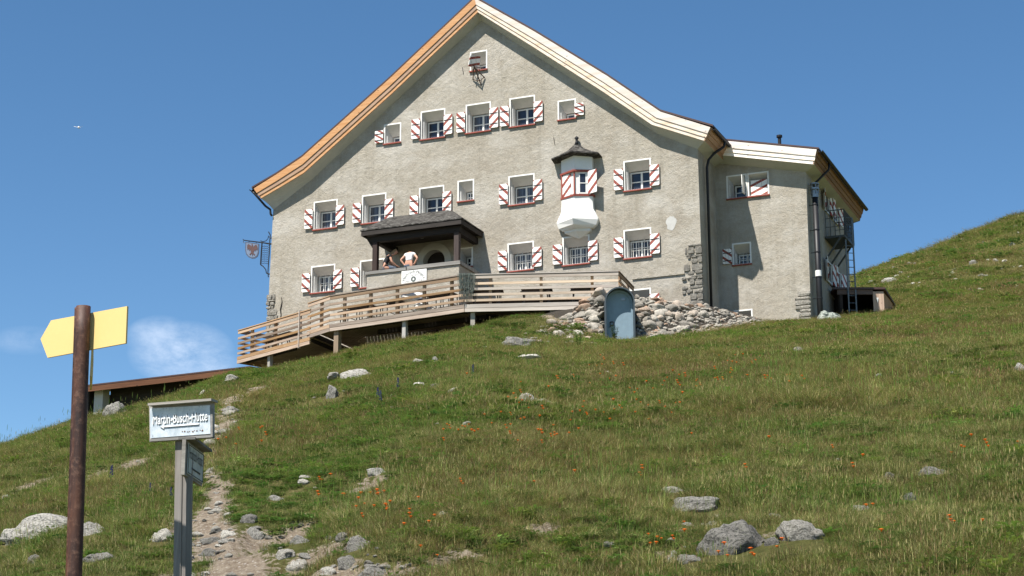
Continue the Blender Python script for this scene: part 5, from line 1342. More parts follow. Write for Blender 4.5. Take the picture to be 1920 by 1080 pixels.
def wood_post():
    Y = 10.5; k = .40; C0 = ony(340, 830, Y); nrm = Vector((k, 1, 0)).normalized()
    def S(px, py, off=0.): d = ray(px, py); P = C0-nrm*off; return d*(nrm.dot(P)/nrm.dot(d))
    t = ony(341, 812, Y); b = ony(341.5, 1080, Y); gb = float(h(b.x, b.y)); sdir = Vector((1, -k, 0)).normalized()
    root = thing('wooden_signpost', Vector((b.x, b.y, gb)), 'weathered grey wooden post carrying two old lettered hut signs', 'signpost', rot=Matrix.Rotation(math.atan2(-k, 1), 4, 'Z'))
    M['postgrain'] = mk_wood('cracked_grey_post', (.15, .135, .12), (.31, .285, .255), 'Z', .9, (.09, .07, .06), knots=False)
    mb = MB(); ctr_t = Vector((t.x+.0, t.y+.06, t.z)); ctr_b = Vector((b.x, b.y+.06, gb-.3))
    for dx, w_ in ((-.015, .048), (.0225, .026)):
        mb.beam(ctr_b+sdir*dx+nrm*(.0 if dx < 0 else .01), ctr_t+sdir*dx+nrm*(.0 if dx < 0 else .006), w_, .07, nrm)
    mb.build('post', M['postgrain'], root)
    # main board
    q = [S(279.5, 826), S(397.5, 818.5), S(398, 748), S(278.5, 757)]
    bb = MB(); bb.prism(q, nrm*.022); brd = bb.build('board', M['greybeam'], root); brd['label'] = 'larger sign board with a dented white enamel plate'
    cp_ = MB(); c0, c1 = S(276, 757.5, .05), S(395, 749, .05); c0b, c1b = S(276, 753, .05), S(395, 744.5, .05)
    cp_.hexa([c0, c1, c1+nrm*.075, c0+nrm*.075, c0b, c1b, c1b+nrm*.075, c0b+nrm*.075]); cp_.build('drip_cap', M['greybeam'], brd)
    fr = MB()
    for e0, e1 in (((280, 823), (397, 815.5)), ((396.5, 760), (396.5, 817))):
        fr.beam(S(*e0, .004), S(*e1, .004), .014, .012, nrm)
    fr.build('edge_batten', M['greybeam'], brd)
    pt = NT('dented_enamel'); a = pt.noise(pt.map((1, 1, 1)), 14, 6, .7); b2 = pt.noise(pt.map(), 45, 6, .8); a3 = pt.noise(pt.map(), 5, 3, .6)
    col = pt.mix(pt.ramp(a, [(.4, 0), (.62, 1)]), (.64, .68, .71), (.44, .50, .54)); col = pt.mix(pt.ramp(b2, [(.60, 0), (.66, 1)]), col, (.10, .085, .08))
    pt.bump(pt.math('ADD', a3, pt.math('MULTIPLY', a, .3)), .6, .008); enamel = pt.fin(col, .35, .2, .5)
    pl = MB(); pl.prism([S(281.5, 819, .004), S(394, 811, .004), S(393.5, 757.5, .004), S(281, 763, .004)], nrm*-.004); plate = pl.build('enamel_plate', enamel, brd)
    wt_ = mk_flat('raised_white_letter', (.80, .82, .83), .5, 0, .4, .05); ink_or_shadow = mk_flat('painted_letter_shadow', (.07, .08, .09), .8)
    xd = (S(385, 782, .010)-S(290, 789, .010)).normalized(); mid = (S(285.5, 785.5, .0105)+S(388.5, 778.5, .0105))/2
    def letters(s, c, size, m_, depth, nmn, ysc=1.0, xsc=1.0):
        cu = bpy.data.curves.new('t', 'FONT'); cu.body = s; cu.size = 1; cu.align_x = 'CENTER'; cu.align_y = 'CENTER'; cu.extrude = .0; cu.offset = 0
        to = bpy.data.objects.new('t', cu); COL.objects.link(to); dg = bpy.context.evaluated_depsgraph_get(); dg.update()
        me = bpy.data.meshes.new_from_object(to.evaluated_get(dg)); w0 = max(v.co.x for v in me.vertices)-min(v.co.x for v in me.vertices)
        ln = size/w0; mb = MB(); V = [c+xd*(v.co.x*ln)+Z_*(v.co.y*ln*ysc) for v in me.vertices]
        n = len(V); es = {}
        for p in me.polygons:
            for ek in p.edge_keys: es[ek] = es.get(ek, 0)+1
        mb.add(V+[p+nrm*depth for p in V], [tuple(p.vertices) for p in me.polygons]+[(e[0], e[1], e[1]+n, e[0]+n) for e, c_ in es.items() if c_ == 1])
        bpy.data.objects.remove(to); bpy.data.meshes.remove(me); return mb.build(nmn, m_, brd, fixn=False)
    wid = (S(388, 778.5, .012)-S(285.5, 786, .012)).length
    letters('Martin-Busch-Hütte', mid-nrm*.004, wid, wt_, .004, 'lettering', 1.75)
    letters('Martin-Busch-Hütte', mid+xd*.0028-Z_*.0035+nrm*.0015, wid, ink_or_shadow, .001, 'letter_shadow', 1.75)  # dark offset copy paints the shadow of the raised letters
    ar = MB(); A_ = S(300, 797.5, .0125); B_ = S(372, 792, .0125); ar.beam(A_+xd*.02, B_, .003, .009); ar.prism([A_+xd*.024+Z_*.014, A_, A_+xd*.024-Z_*.014], nrm*.003); ar.build('arrow', wt_, plate)
    ar = MB(); A_ = S(300, 798.7, .0118); B_ = S(372, 793.3, .0118); ar.beam(A_+xd*.02, B_, .002, .008); ar.prism([A_+xd*.024+Z_*.015, A_-xd*.002, A_+xd*.024-Z_*.016], nrm*.002); ar.build('arrow_shadow', ink_or_shadow, plate)  # same for the arrow: its shadow as a dark offset copy
    rs = MB(); r0 = random.Random(4)
    for i in range(9):
        c = S(341+i*4.6+r0.uniform(-1, 1), 807.0-i*.32+r0.uniform(-1, 1), .0102); s_ = r0.uniform(.003, .0065)
        rs.prism([c+xd*s_*math.cos(t)*r0.uniform(.6, 1.2)+Z_*s_*math.sin(t)*r0.uniform(.5, 1) for t in [k*math.pi/4 for k in range(8)]], nrm*.0012)
    rs.build('rust_chips', mk_flat('rust', (.13, .07, .05), .9), plate)
    # lower sign pointing along the path, seen obliquely
    e = Vector((.055, 1, 0)).normalized(); s0 = ray(351, 823); P = ony(351, 823, Y-.04); base = ony(351, 889, Y-.04)
    nn = Vector((1, -.055, 0)).normalized()
    def Q(px, py, off=0.):
        d = ray(px, py); PP = P+nn*off; den = nn.dot(d); return d*(nn.dot(PP)/den)
    L = .43; zt, zb = P.z, base.z
    pp = [Vector((P.x, P.y, zb))-e*.03, Vector((P.x, P.y, zb))+e*L, Vector((P.x, P.y, zt))+e*L, Vector((P.x, P.y, zt))-e*.03]
    b2_ = MB(); b2_.prism([p-nn*.026 for p in pp], nn*.022); lo = b2_.build('board', M['greybeam'], root); lo['label'] = 'smaller lower sign board turned along the path'
    c2 = MB(); c2.hexa([pp[3]-nn*.05, pp[3]+nn*.05, pp[2]+nn*.05, pp[2]-nn*.05, pp[3]-nn*.05+Z_*.014, pp[3]+nn*.05+Z_*.014, pp[2]+nn*.05+Z_*.014, pp[2]-nn*.05+Z_*.014]); c2.build('drip_cap', M['greybeam'], lo)
    inn = lambda p, de, dz: p+e*de+Z_*dz
    pl2 = MB(); pl2.prism([inn(pp[0], .04, .014), inn(pp[1], -.012, .014), inn(pp[2], -.012, -.014), inn(pp[3], .04, -.014)], nn*.003); p2 = pl2.build('enamel_plate', mk_flat('grey_enamel', (.50, .54, .52), .5), lo)
    im = mk_flat('dark_sign_letter', (.03, .035, .035), .6)
    bd2 = MB(); qq = [inn(pp[0], .052, .022), inn(pp[1], -.022, .022), inn(pp[2], -.022, -.022), inn(pp[3], .052, -.022)]
    for i in range(4): bd2.beam(qq[i]+nn*.0045, qq[(i+1) % 4]+nn*.0045, .004, .002, nn)
    ctr2 = (pp[0]+pp[1]+pp[2]+pp[3])/4+e*.01
    bd2.beam(ctr2-e*.10-Z_*.045+nn*.005, ctr2+e*.12-Z_*.045+nn*.005, .010, .002, nn)
    bd2.build('border_and_arrow', im, p2)
    cu = bpy.data.curves.new('t', 'FONT'); cu.body = 'Hochjoch-Hospiz'; cu.size = 1; cu.align_x = 'CENTER'; cu.align_y = 'CENTER'
    to = bpy.data.objects.new('t', cu); COL.objects.link(to); dg = bpy.context.evaluated_depsgraph_get(); dg.update()
    me = bpy.data.meshes.new_from_object(to.evaluated_get(dg)); w0 = max(v.co.x for v in me.vertices)-min(v.co.x for v in me.vertices); ln = .34/w0
    mb = MB(); mb.add([ctr2+Z_*.035+nn*.005+e*(v.co.x*ln)+Z_*(v.co.y*ln*1.9) for v in me.vertices], [tuple(p.vertices) for p in me.polygons]); mb.build('lettering', im, p2, fixn=False)
    bpy.data.objects.remove(to)
wood_post()
# ------------------------------------------------------------------ rocks
import bmesh
def rock_mesh(name, seed, flat_=1.0, sub=4, sharp=.5, mat=None):
    bm = bmesh.new(); bmesh.ops.create_icosphere(bm, subdivisions=sub, radius=1); r = random.Random(seed)
    cuts = []
    for k in range(9):
        n = Vector((r.gauss(0, 1), r.gauss(0, 1), r.gauss(0, .8))).normalized(); cuts.append((n, r.uniform(.55, .92)))
    for v in bm.verts:
        p = v.co.copy()
        for n, d in cuts:
            e = p.dot(n)-d
            if e > 0: p -= n*e*sharp*1.6 if sharp < .62 else n*e
        q = p*1.3+Vector((seed*3.7, 1, 2)); p *= 1+.16*mnoise.fractal(q*1.5, .8, 2, 3)+.07*mnoise.fractal(q*4.5, .7, 2, 4)+.03*abs(mnoise.noise(q*9))
        v.co = p
    me = bpy.data.meshes.new(name); bm.to_mesh(me); bm.free(); me.materials.append(mat or M['rock'])
    me.polygons.foreach_set('use_smooth', [True]*len(me.polygons))
    return me
ROCKS = [ # px, py of the centre, width px, height px, pale?, label
 (80, 980, 190, 44, 0, 'big lichened boulder at the far left edge behind the rusty pole'),
 (172, 988, 62, 26, 0, 'grey boulder just right of the rusty pole'),
 (14, 1000, 40, 20, 1, 'pale rock cut by the left edge of the view'),
 (192, 1043, 72, 14, 0, 'flat grey slab low in the grass right of the rusty pole'),
 (62, 1048, 26, 16, 0, 'small grey rock low at the left of the rusty pole'),
 (303, 1003, 46, 24, 1, 'rounded pale rock left of the wooden post foot'),
 (218, 763, 50, 30, 0, 'jagged grey rock on the ridge before the long shed'),
 (368, 739, 20, 22, 1, 'pale leaning stone standing above the lettered sign'),
 (432, 707, 32, 18, 0, 'grey rock on the ridge where the terrace ends'),
 (668, 699, 72, 26, 0, 'large flat topped boulder below the terrace'),
 (622, 733, 26, 30, 0, 'upright lichened stone below the terrace posts'),
 (622, 719, 24, 6, 1, 'thin slab lying on the upright stone'),
 (786, 722, 30, 14, 1, 'pale squarish rock among green plants mid slope'),
 (816, 724, 26, 10, 0, 'grey rock right beside the pale squarish rock'),
 (986, 750, 48, 30, 0, 'sharp grey rock standing alone in the mid meadow'),
 (1014, 753, 38, 10, 0, 'low tail of rock beside the sharp grey one'),
 (992, 669, 50, 9, 1, 'long pale flat rock below the rubble mound'),
 (815, 674, 14, 13, 0, 'small pointed rock in the grass below the terrace'),
 (532, 681, 34, 7, 1, 'flat slab under the left end of the terrace'),
 (705, 886, 42, 13, 0, 'flat rock above a bare patch in the mid slope'),
 (515, 933, 34, 9, 0, 'small flat rock right of the path in the grass'),
 (466, 972, 34, 16, 0, 'light grey rock on the right bank of the path'),
 (474, 1001, 36, 20, 0, 'tilted angular rock on the right bank of the path'),
 (425, 1000, 28, 14, 1, 'rounded pale stone at the right edge of the path'),
 (395, 1012, 50, 10, 0, 'flat stone step across the path'),
 (388, 1036, 46, 12, 0, 'broad stone step low on the path'),
 (672, 1018, 56, 28, 0, 'long lichened rock low in the centre left'),
 (640, 1008, 26, 12, 0, 'small rock left of the long lichened rock'),
 (530, 1042, 42, 16, 1, 'pale rounded rock in the bare earth right of the path'),
 (556, 1063, 42, 20, 1, 'pale jagged rock low in the bare earth'),
 (560, 1012, 34, 14, 0, 'rock under the eroded turf edge'),
 (650, 1056, 42, 24, 0, 'round grey rock near the bottom edge centre left'),
 (612, 1076, 34, 12, 1, 'pale stone at the bottom edge centre left'),
 (1300, 950, 118, 28, 0, 'long lichened boulder with dark spots lying at the lower right'),
 (1260, 922, 50, 10, 1, 'pale thin slab above the long lichened boulder'),
 (1388, 1014, 140, 66, 0, 'largest brown grey boulder at the lower right'),
 (1500, 998, 96, 42, 1, 'clean white block beside the largest boulder'),
 (1290, 1050, 42, 18, 1, 'pale oval stone below the largest boulder'),
 (1262, 1046, 24, 14, 0, 'brownish stone beside the pale oval stone'),
 (1453, 973, 28, 9, 1, 'small stone above the gap between boulder and white block'),
 (1447, 1020, 26, 12, 0, 'small rock wedged between boulder and white block'),
 (1142, 1024, 24, 8, 1, 'small pale stone in bright green turf'),
 (1748, 887, 54, 18, 0, 'grey rock in the tall grass at the right'),
 (1667, 899, 24, 11, 0, 'small grey rock left of the rock in tall grass'),
 (1614, 962, 40, 18, 0, 'grey rock half sunk in grass right of the white block'),
 (1705, 938, 22, 14, 0, 'small slanting rock in the right meadow'),
 (1495, 657, 26, 9, 0, 'small rock in the meadow below the wing'),
 (1914, 692, 24, 20, 0, 'dark grey rock at the right edge of the meadow'),
 (968, 640, 74, 20, 0, 'boulder with a reddish side at the left foot of the rubble mound'),
 (906, 653, 20, 7, 0, 'little rock at the tip of the rubble mound'),
 (1668, 527, 28, 12, 0, 'dark edged block on the hill above the small shed'),
 (1637, 531, 20, 7, 0, 'low rock left of the block on the hill'),
 (1826, 494, 16, 10, 0, 'split rock in the middle of the far hillside'),
 (1868, 491, 12, 7, 1, 'pale rock on the far hillside right'),
 (1875, 457, 14, 9, 0, 'rock high on the far hillside right'),
 (1900, 461, 12, 7, 0, 'rock at the right edge of the far hillside'),
 (1745, 507, 9, 4, 1, 'small white rock on the far hillside left'),
 (1787, 514, 9, 6, 1, 'white rock low on the far hillside'),
 (1807, 452, 14, 3, 1, 'thin white slab on the far hillside'),
 (1674, 482, 7, 4, 1, 'white dot of a rock near the hill skyline'),
 (1908, 1018, 20, 10, 1, 'tiny pale stone at the lower right edge'),
 (700, 1075, 60, 16, 0, 'dark rock crumbling out of the bottom edge'),
 (345, 1079, 46, 16, 1, 'pale rock at the foot of the wooden post'),
 (385, 800, 26, 8, 0, 'flat stone in the upper path'),
 (425, 806, 40, 8, 0, 'long flat stone crossing the upper path'),
 (412, 748, 10, 5, 1, 'little white stone in the upper path'),
 (8, 931, 22, 10, 1, 'pale stone at the left edge above the boulder'),
]
rmeshes = [rock_mesh('rock', 10+k, sharp=(.65 if k % 2 else .5), mat=M['rock']) for k in range(7)]
rpale = [rock_mesh('pale_rock', 40+k, sharp=(.65 if k % 2 else .5), mat=M['rockpale']) for k in range(4)]
ROCKXY = []
for i, (px, py, w, hh, pale, lab) in enumerate(ROCKS):
    r = random.Random(100+i); P = ground(px, py+hh*.36)
    k = P.y/3512; me = (rpale if pale else rmeshes)[r.randrange(4 if pale else 7)]
    o = bpy.data.objects.new('boulder' if w*k > .5 else 'rock', me); COL.objects.link(o)
    sx = w*k/2*1.12; sz = hh*k*.74+.02; sy = max(sx*.6, sz*.8)
    dz = sz*.25 if lab.startswith('thin slab lying') else -sz*.12
    if lab.startswith('thin slab lying'): dz += .2
    o.location = P+Vector((0, sy*.35, dz-.0)); o.scale = (sx*1.08, sy, sz*1.1); o.rotation_euler = (r.uniform(-.12, .12), r.uniform(-.18, .05), r.uniform(-.35, .35))
    if 'leaning' in lab: o.rotation_euler = (0, .55, 0); o.scale = (sx*.55, sy*.6, sz*1.35)
    tag(o, lab, 'rock'); ROCKXY.append((o.location.x, o.location.y, sx, sy))
rs2 = random.Random(63)
for k in range(46):
    a, b, sg, sd = rs2.choice(((470, 1010, 40, 26), (560, 1030, 45, 26), (640, 1050, 40, 18), (400, 1030, 36, 26), (380, 960, 20, 20), (440, 780, 16, 22), (700, 1065, 30, 8), (1330, 985, 30, 8)))
    P = ground(a+rs2.gauss(0, sg), min(1085, b+rs2.gauss(0, sd))); s_ = rs2.choice((5, 7, 9, 12, 16))*P.y/3512*rs2.uniform(.8, 1.2)
    o = bpy.data.objects.new('ground_stone', (rpale if k % 3 else rmeshes)[k % 4]); COL.objects.link(o); o.location = P-Z_*s_*.05; o.scale = (s_*rs2.uniform(.9, 1.5), s_, s_*.6); o.rotation_euler = (0, rs2.uniform(-.3, .3), rs2.uniform(0, 6))
    tag(o, 'fist sized stone half buried in the bare earth beside the footpath', 'stone', 'stones half buried beside the footpath'); ROCKXY.append((P.x, P.y, s_, s_*.7))
rs3 = random.Random(91)
for k in range(34):
    px, py = rs3.uniform(460, 1060), rs3.uniform(655, 1000)
    if k > 22: px, py = rs3.uniform(1050, 1900), rs3.uniform(680, 1040)
    P = ground(px, py); s_ = rs3.choice((4, 5, 6, 8, 10))*P.y/3512*rs3.uniform(.8, 1.2)
    o = bpy.data.objects.new('meadow_stone', rpale[k % 4]); COL.objects.link(o); o.location = P+Z_*s_*.15; o.scale = (s_*rs3.uniform(1, 1.6), s_, s_*.65); o.rotation_euler = (0, rs3.uniform(-.3, .3), rs3.uniform(0, 6))
    tag(o, 'small pale stone lying loose in the meadow grass', 'stone', 'loose pale stones in the meadow'); ROCKXY.append((P.x, P.y, s_*1.1, s_*.7))
# pebbles on the path
peb = [rock_mesh('path_stone', 70+k, sub=2, mat=M['rockpale']) for k in range(3)]
rp = random.Random(31)
for k in range(90):
    i = rp.randrange(NPATH if k < 62 else len(DUST)); a, b, r1, r2 = DUST[i]
    x = a+rp.gauss(0, .55)*r1; y = b+rp.gauss(0, .5)*min(r2, 1.0); s_ = rp.choice((.012, .018, .02, .03, .045))*rp.uniform(.7, 1.3)*(1 if y < 20 else 2.2)
    o = bpy.data.objects.new('path_stone', peb[k % 3]); COL.objects.link(o); o.location = (x, y, float(h(x, y))+s_*.15); o.scale = (s_*rp.uniform(1, 1.6), s_*rp.uniform(.8, 1.2), s_*.6); o.rotation_euler = (0, 0, rp.uniform(0, 6))
    tag(o, 'small loose stone on the bare earth of the footpath', 'stone', 'loose stones on the footpath')
# small far rocks of the right hillside
rh_ = random.Random(8)
for k in range(110):
    px = rh_.uniform(1640, 1930); py = rh_.uniform(430, 560)
    if (py-510)/(1600-px+.001) < 0 and py < 512-(px-1600)*.36+14: continue
    P = ground(px, py, 64, 200)
    if P.y < 66: continue
    s_ = rh_.uniform(1.4, 4.6)*P.y/3512*1.15
    o = bpy.data.objects.new('hill_stone', (rpale if k % 2 else rmeshes)[k % 4]); COL.objects.link(o); o.location = P+Z_*s_*.1; o.scale = (s_*rh_.uniform(1, 1.8), s_, s_*.7); o.rotation_euler = (0, 0, rh_.uniform(0, 6))
    tag(o, 'small scattered rock on the far grassy hillside', 'rock', 'scattered rocks on the far hillside')
# ------------------------------------------------------------------ the rubble mound stones
smesh = [rock_mesh('heap_stone', 200+k, sub=3, sharp=.66, mat=M['pile']) for k in range(9)]
TOPL = [(985, 634), (1010, 622), (1040, 608), (1070, 592), (1100, 570), (1128, 556)]; BOTL = [(985, 645), (1132, 646)]
TOPR = [(1195, 552), (1215, 560), (1240, 566), (1290, 572), (1340, 582), (1390, 594), (1440, 607)]; BOTR = [(1195, 640), (1250, 634), (1310, 627), (1380, 621), (1440, 613)]
def interp(L, x): return float(np.interp(x, [p[0] for p in L], [p[1] for p in L]))
rq = random.Random(77); cand = []
def mound_pt(px, py): return ground(px, py, 56, 66)
for side, T_, B_, x0, x1 in (('L', TOPL, BOTL, 985, 1130), ('R', TOPR, BOTR, 1194, 1440)):
    x = x0
    y = 540
    row = 0
    while y < 650:
        x = x0+rq.uniform(0, 6)
        while x < x1:
            t, b = interp(T_, x), interp(B_, x)
            if t-2 < y < b+2: cand.append((x, y+rq.uniform(-1.5, 1.5), rq.choice((8, 10, 12, 15, 19)) if x < 1330 else rq.choice((6, 8, 10, 12))))
            x += rq.uniform(8.0, 12.5) if x < 1330 else rq.uniform(6.5, 10.5)
        y += 7.6; row += 1
rq.shuffle(cand); print('heap stones', len(cand))
for k, (px, py, w) in enumerate(cand[:298]):
    P = mound_pt(px, py); s_ = w/2*P.y/3512*1.45*rq.choice((.85, 1, 1, 1.12))
    o = bpy.data.objects.new('heap_stone', smesh[k % 9]); COL.objects.link(o)
    o.location = P+Vector((0, .10, 0)); o.scale = (s_*rq.uniform(.95, 1.35), s_*rq.uniform(.9, 1.3), s_*rq.uniform(.45, .95)); o.rotation_euler = (rq.uniform(-.5, .5), rq.uniform(-.6, .6), rq.uniform(0, 6.28))
    tag(o, 'loose stone in the rubble mound around the cellar door', 'stone', 'stones of the rubble mound')
fill = MB(); bmv = [[v.co.copy() for v in m.vertices] for m in smesh[:4]]; bmf = [[tuple(p.vertices) for p in m.polygons] for m in smesh[:4]]
for k in range(900):
    if k < 330: px = rq.uniform(990, 1131); t, b = interp(TOPL, px), interp(BOTL, px)
    else: px = rq.uniform(1194, 1450); t, b = interp(TOPR, px), interp(BOTR, px)
    P = mound_pt(px, rq.uniform(t, b+2)); s_ = rq.uniform(4.5, 10)/2*P.y/3512; i = k % 4
    rot = Matrix.Rotation(rq.uniform(0, 6), 3, 'Z') @ Matrix.Rotation(rq.uniform(-.5, .5), 3, 'X'); sc_ = (s_*rq.uniform(1, 1.4), s_, s_*.7)
    fill.add([P+rot @ Vector((v.x*sc_[0], v.y*sc_[1], v.z*sc_[2])) for v in bmv[i]], bmf[i])
fo = fill.build('rubble_fill', M['pile'], None, smooth=True, fixn=False); tag(fo, 'small rubble packed between the larger stones of the mound', 'rubble', kind='stuff')

# ------------------------------------------------------------------ grass
LIB = bpy.data.collections.new('tuft_library')
def mk_grass(name, c1, c2, c3, trans=.25):
    t = NT(name); ge = t.n('ShaderNodeNewGeometry'); r_ = t.n('ShaderNodeObjectInfo').outputs['Random']
    v = t.map((1, 1, 1), 'World'); a = t.noise(v, .5, 4, .6); b = t.noise(v, 3., 4, .6)
    col = t.mix(t.ramp(a, [(.36, 0), (.62, 1)]), c1, c2); col = t.mix(t.math('MULTIPLY', t.ramp(b, [(.4, 0), (.62, 1)]), .8), col, c3)
    hv = t.n('ShaderNodeHueSaturation'); t.l(col, hv.inputs['Color']); t.l(t.math('ADD', t.math('MULTIPLY', r_, 1.1), .62), hv.inputs['Value']); t.l(t.math('ADD', t.math('MULTIPLY', t.math('FRACT', t.math('MULTIPLY', r_, 17.3)), .05), .475), hv.inputs['Hue'])
    t.fin(hv.outputs[0], .65, 0, .25)
    tr = t.n('ShaderNodeBsdfTranslucent'); t.l(hv.outputs[0], tr.inputs[0]); mx = t.n('ShaderNodeMixShader'); mx.inputs[0].default_value = trans
    t.l(t.b.outputs[0], mx.inputs[1]); t.l(tr.outputs[0], mx.inputs[2]); t.l(mx.outputs[0], t.out.inputs[0]); return t.mat
GM = [mk_grass('fresh_grass', (.11, .17, .027), (.082, .15, .024), (.145, .18, .042)),
      mk_grass('olive_grass', (.125, .15, .034), (.17, .17, .05), (.10, .13, .03)),
      mk_grass('straw_grass', (.30, .25, .105), (.24, .20, .08), (.36, .31, .15)),
      mk_grass('russet_stalk', (.17, .095, .045), (.13, .085, .04), (.22, .14, .07)),
      mk_grass('herb_leaf', (.075, .14, .028), (.095, .16, .03), (.065, .115, .025))]
def tuft(name, seed, n, hmin, hmax, spread, wd, mats, mix, bend=.5, heads=0, leaf=0):
    r = random.Random(seed); V = []; F = []; MI = []
    def blade(x, y, hh, w, az, bd, mi, seg=3, tip=0.):
        k = len(V); c, s_ = math.cos(az), math.sin(az); px_, py_ = -s_, c
        for j in range(seg+1):
            t = j/seg; q = w*(1-t*.85)*(1 if j < seg else .0)/2; fx = x+c*bd*hh*t*t; fy = y+s_*bd*hh*t*t; z = hh*(t-.22*bd*t*t)
            V.append((fx-px_*q, fy-py_*q, z)); V.append((fx+px_*q, fy+py_*q, z))
            if j: F.append((k+2*j-2, k+2*j-1, k+2*j+1, k+2*j)); MI.append(mi)
        return (x+c*bd*hh, y+s_*bd*hh, hh*(1-.22*bd))
    for i in range(n):
        a = r.uniform(0, 6.28); d = spread*math.sqrt(r.random()); mi = 0; q = r.random(); acc = 0
        for j, m_ in enumerate(mix):
            acc += m_
            if q < acc: mi = j; break
        hh = r.uniform(hmin, hmax)*(1-.35*(d/spread)**2); blade(math.cos(a)*d, math.sin(a)*d, hh, wd*r.uniform(.7, 1.3), a+r.uniform(-1.2, 1.2), r.uniform(.1, bend), mi)
    for i in range(heads):
        a = r.uniform(0, 6.28); d = spread*r.random(); hh = hmax*r.uniform(1.1, 1.6); mi = len(mats)-1
        x, y, z = blade(math.cos(a)*d, math.sin(a)*d, hh, .0016, a, r.uniform(.05, .3), mi, 3)
        k = len(V); w = .0018; L = hh*.22
        for zz, q in ((-L, .2), (-L*.5, 1), (0, .7), (L*.25, .05)):
            V.extend([(x-w*q, y, z+zz), (x+w*q, y, z+zz), (x, y-w*q, z+zz), (x, y+w*q, z+zz)])
        for j in range(3):
            for p_, q_ in ((0, 1), (2, 3)): F.append((k+4*j+p_, k+4*j+q_, k+4*j+4+q_, k+4*j+4+p_)); MI.append(mi)
    for i in range(leaf):
        a = r.uniform(0, 6.28); d = spread*r.random(); z = r.uniform(.02, hmax*.7); L = r.uniform(.025, .05); w = L*.35; c, s_ = math.cos(a), math.sin(a); k = len(V); x, y = c*d, s_*d; ti = r.uniform(.2, .9)
        V.extend([(x, y, z), (x+c*L*.5-s_*w, y+s_*L*.5+c*w, z+L*.5*ti), (x+c*L, y+s_*L, z+L*ti*.8), (x+c*L*.5+s_*w, y+s_*L*.5-c*w, z+L*.5*ti)]); F.append((k, k+1, k+2, k+3)); MI.append(0)
    me = bpy.data.meshes.new(name); me.from_pydata(V, [], F); me.polygons.foreach_set('material_index', MI)
    for m_ in mats: me.materials.append(m_)
    o = bpy.data.objects.new(name, me); LIB.objects.link(o); return o
K = [tuft('a_fresh', 1, 34, .05, .13, .085, .0042, [GM[0], GM[1], GM[2]], (.72, .2, .08), .7),
     tuft('b_fresh', 2, 30, .05, .16, .10, .0042, [GM[0], GM[1], GM[2]], (.45, .42, .13), .8),
     tuft('c_olive', 3, 32, .06, .18, .10, .0038, [GM[1], GM[0], GM[2]], (.55, .2, .25), .8),
     tuft('d_olive_heads', 4, 24, .06, .17, .10, .0036, [GM[1], GM[0], GM[2], GM[2]], (.5, .2, .3, 0), .8, heads=2),
     tuft('e_straw', 5, 30, .08, .22, .09, .0034, [GM[2], GM[1], GM[3]], (.6, .3, .1), .9),
     tuft('f_russet', 6, 26, .06, .16, .10, .0034, [GM[1], GM[2], GM[3]], (.45, .2, .35), .7, heads=3),
     tuft('g_herb', 7, 8, .04, .10, .08, .005, [GM[4], GM[0]], (.6, .4), .8, leaf=46),
     tuft('i_tussock', 9, 95, .14, .34, .09, .0036, [GM[1], GM[2], GM[0]], (.5, .3, .2), 1.0, heads=3),
     tuft('j_dark_clump', 10, 70, .08, .2, .10, .0055, [GM[0], GM[4]], (.5, .5), .9, leaf=40),
     tuft('h_fresh_low', 8, 36, .03, .08, .10, .0045, [GM[0], GM[1]], (.7, .3), .9)]
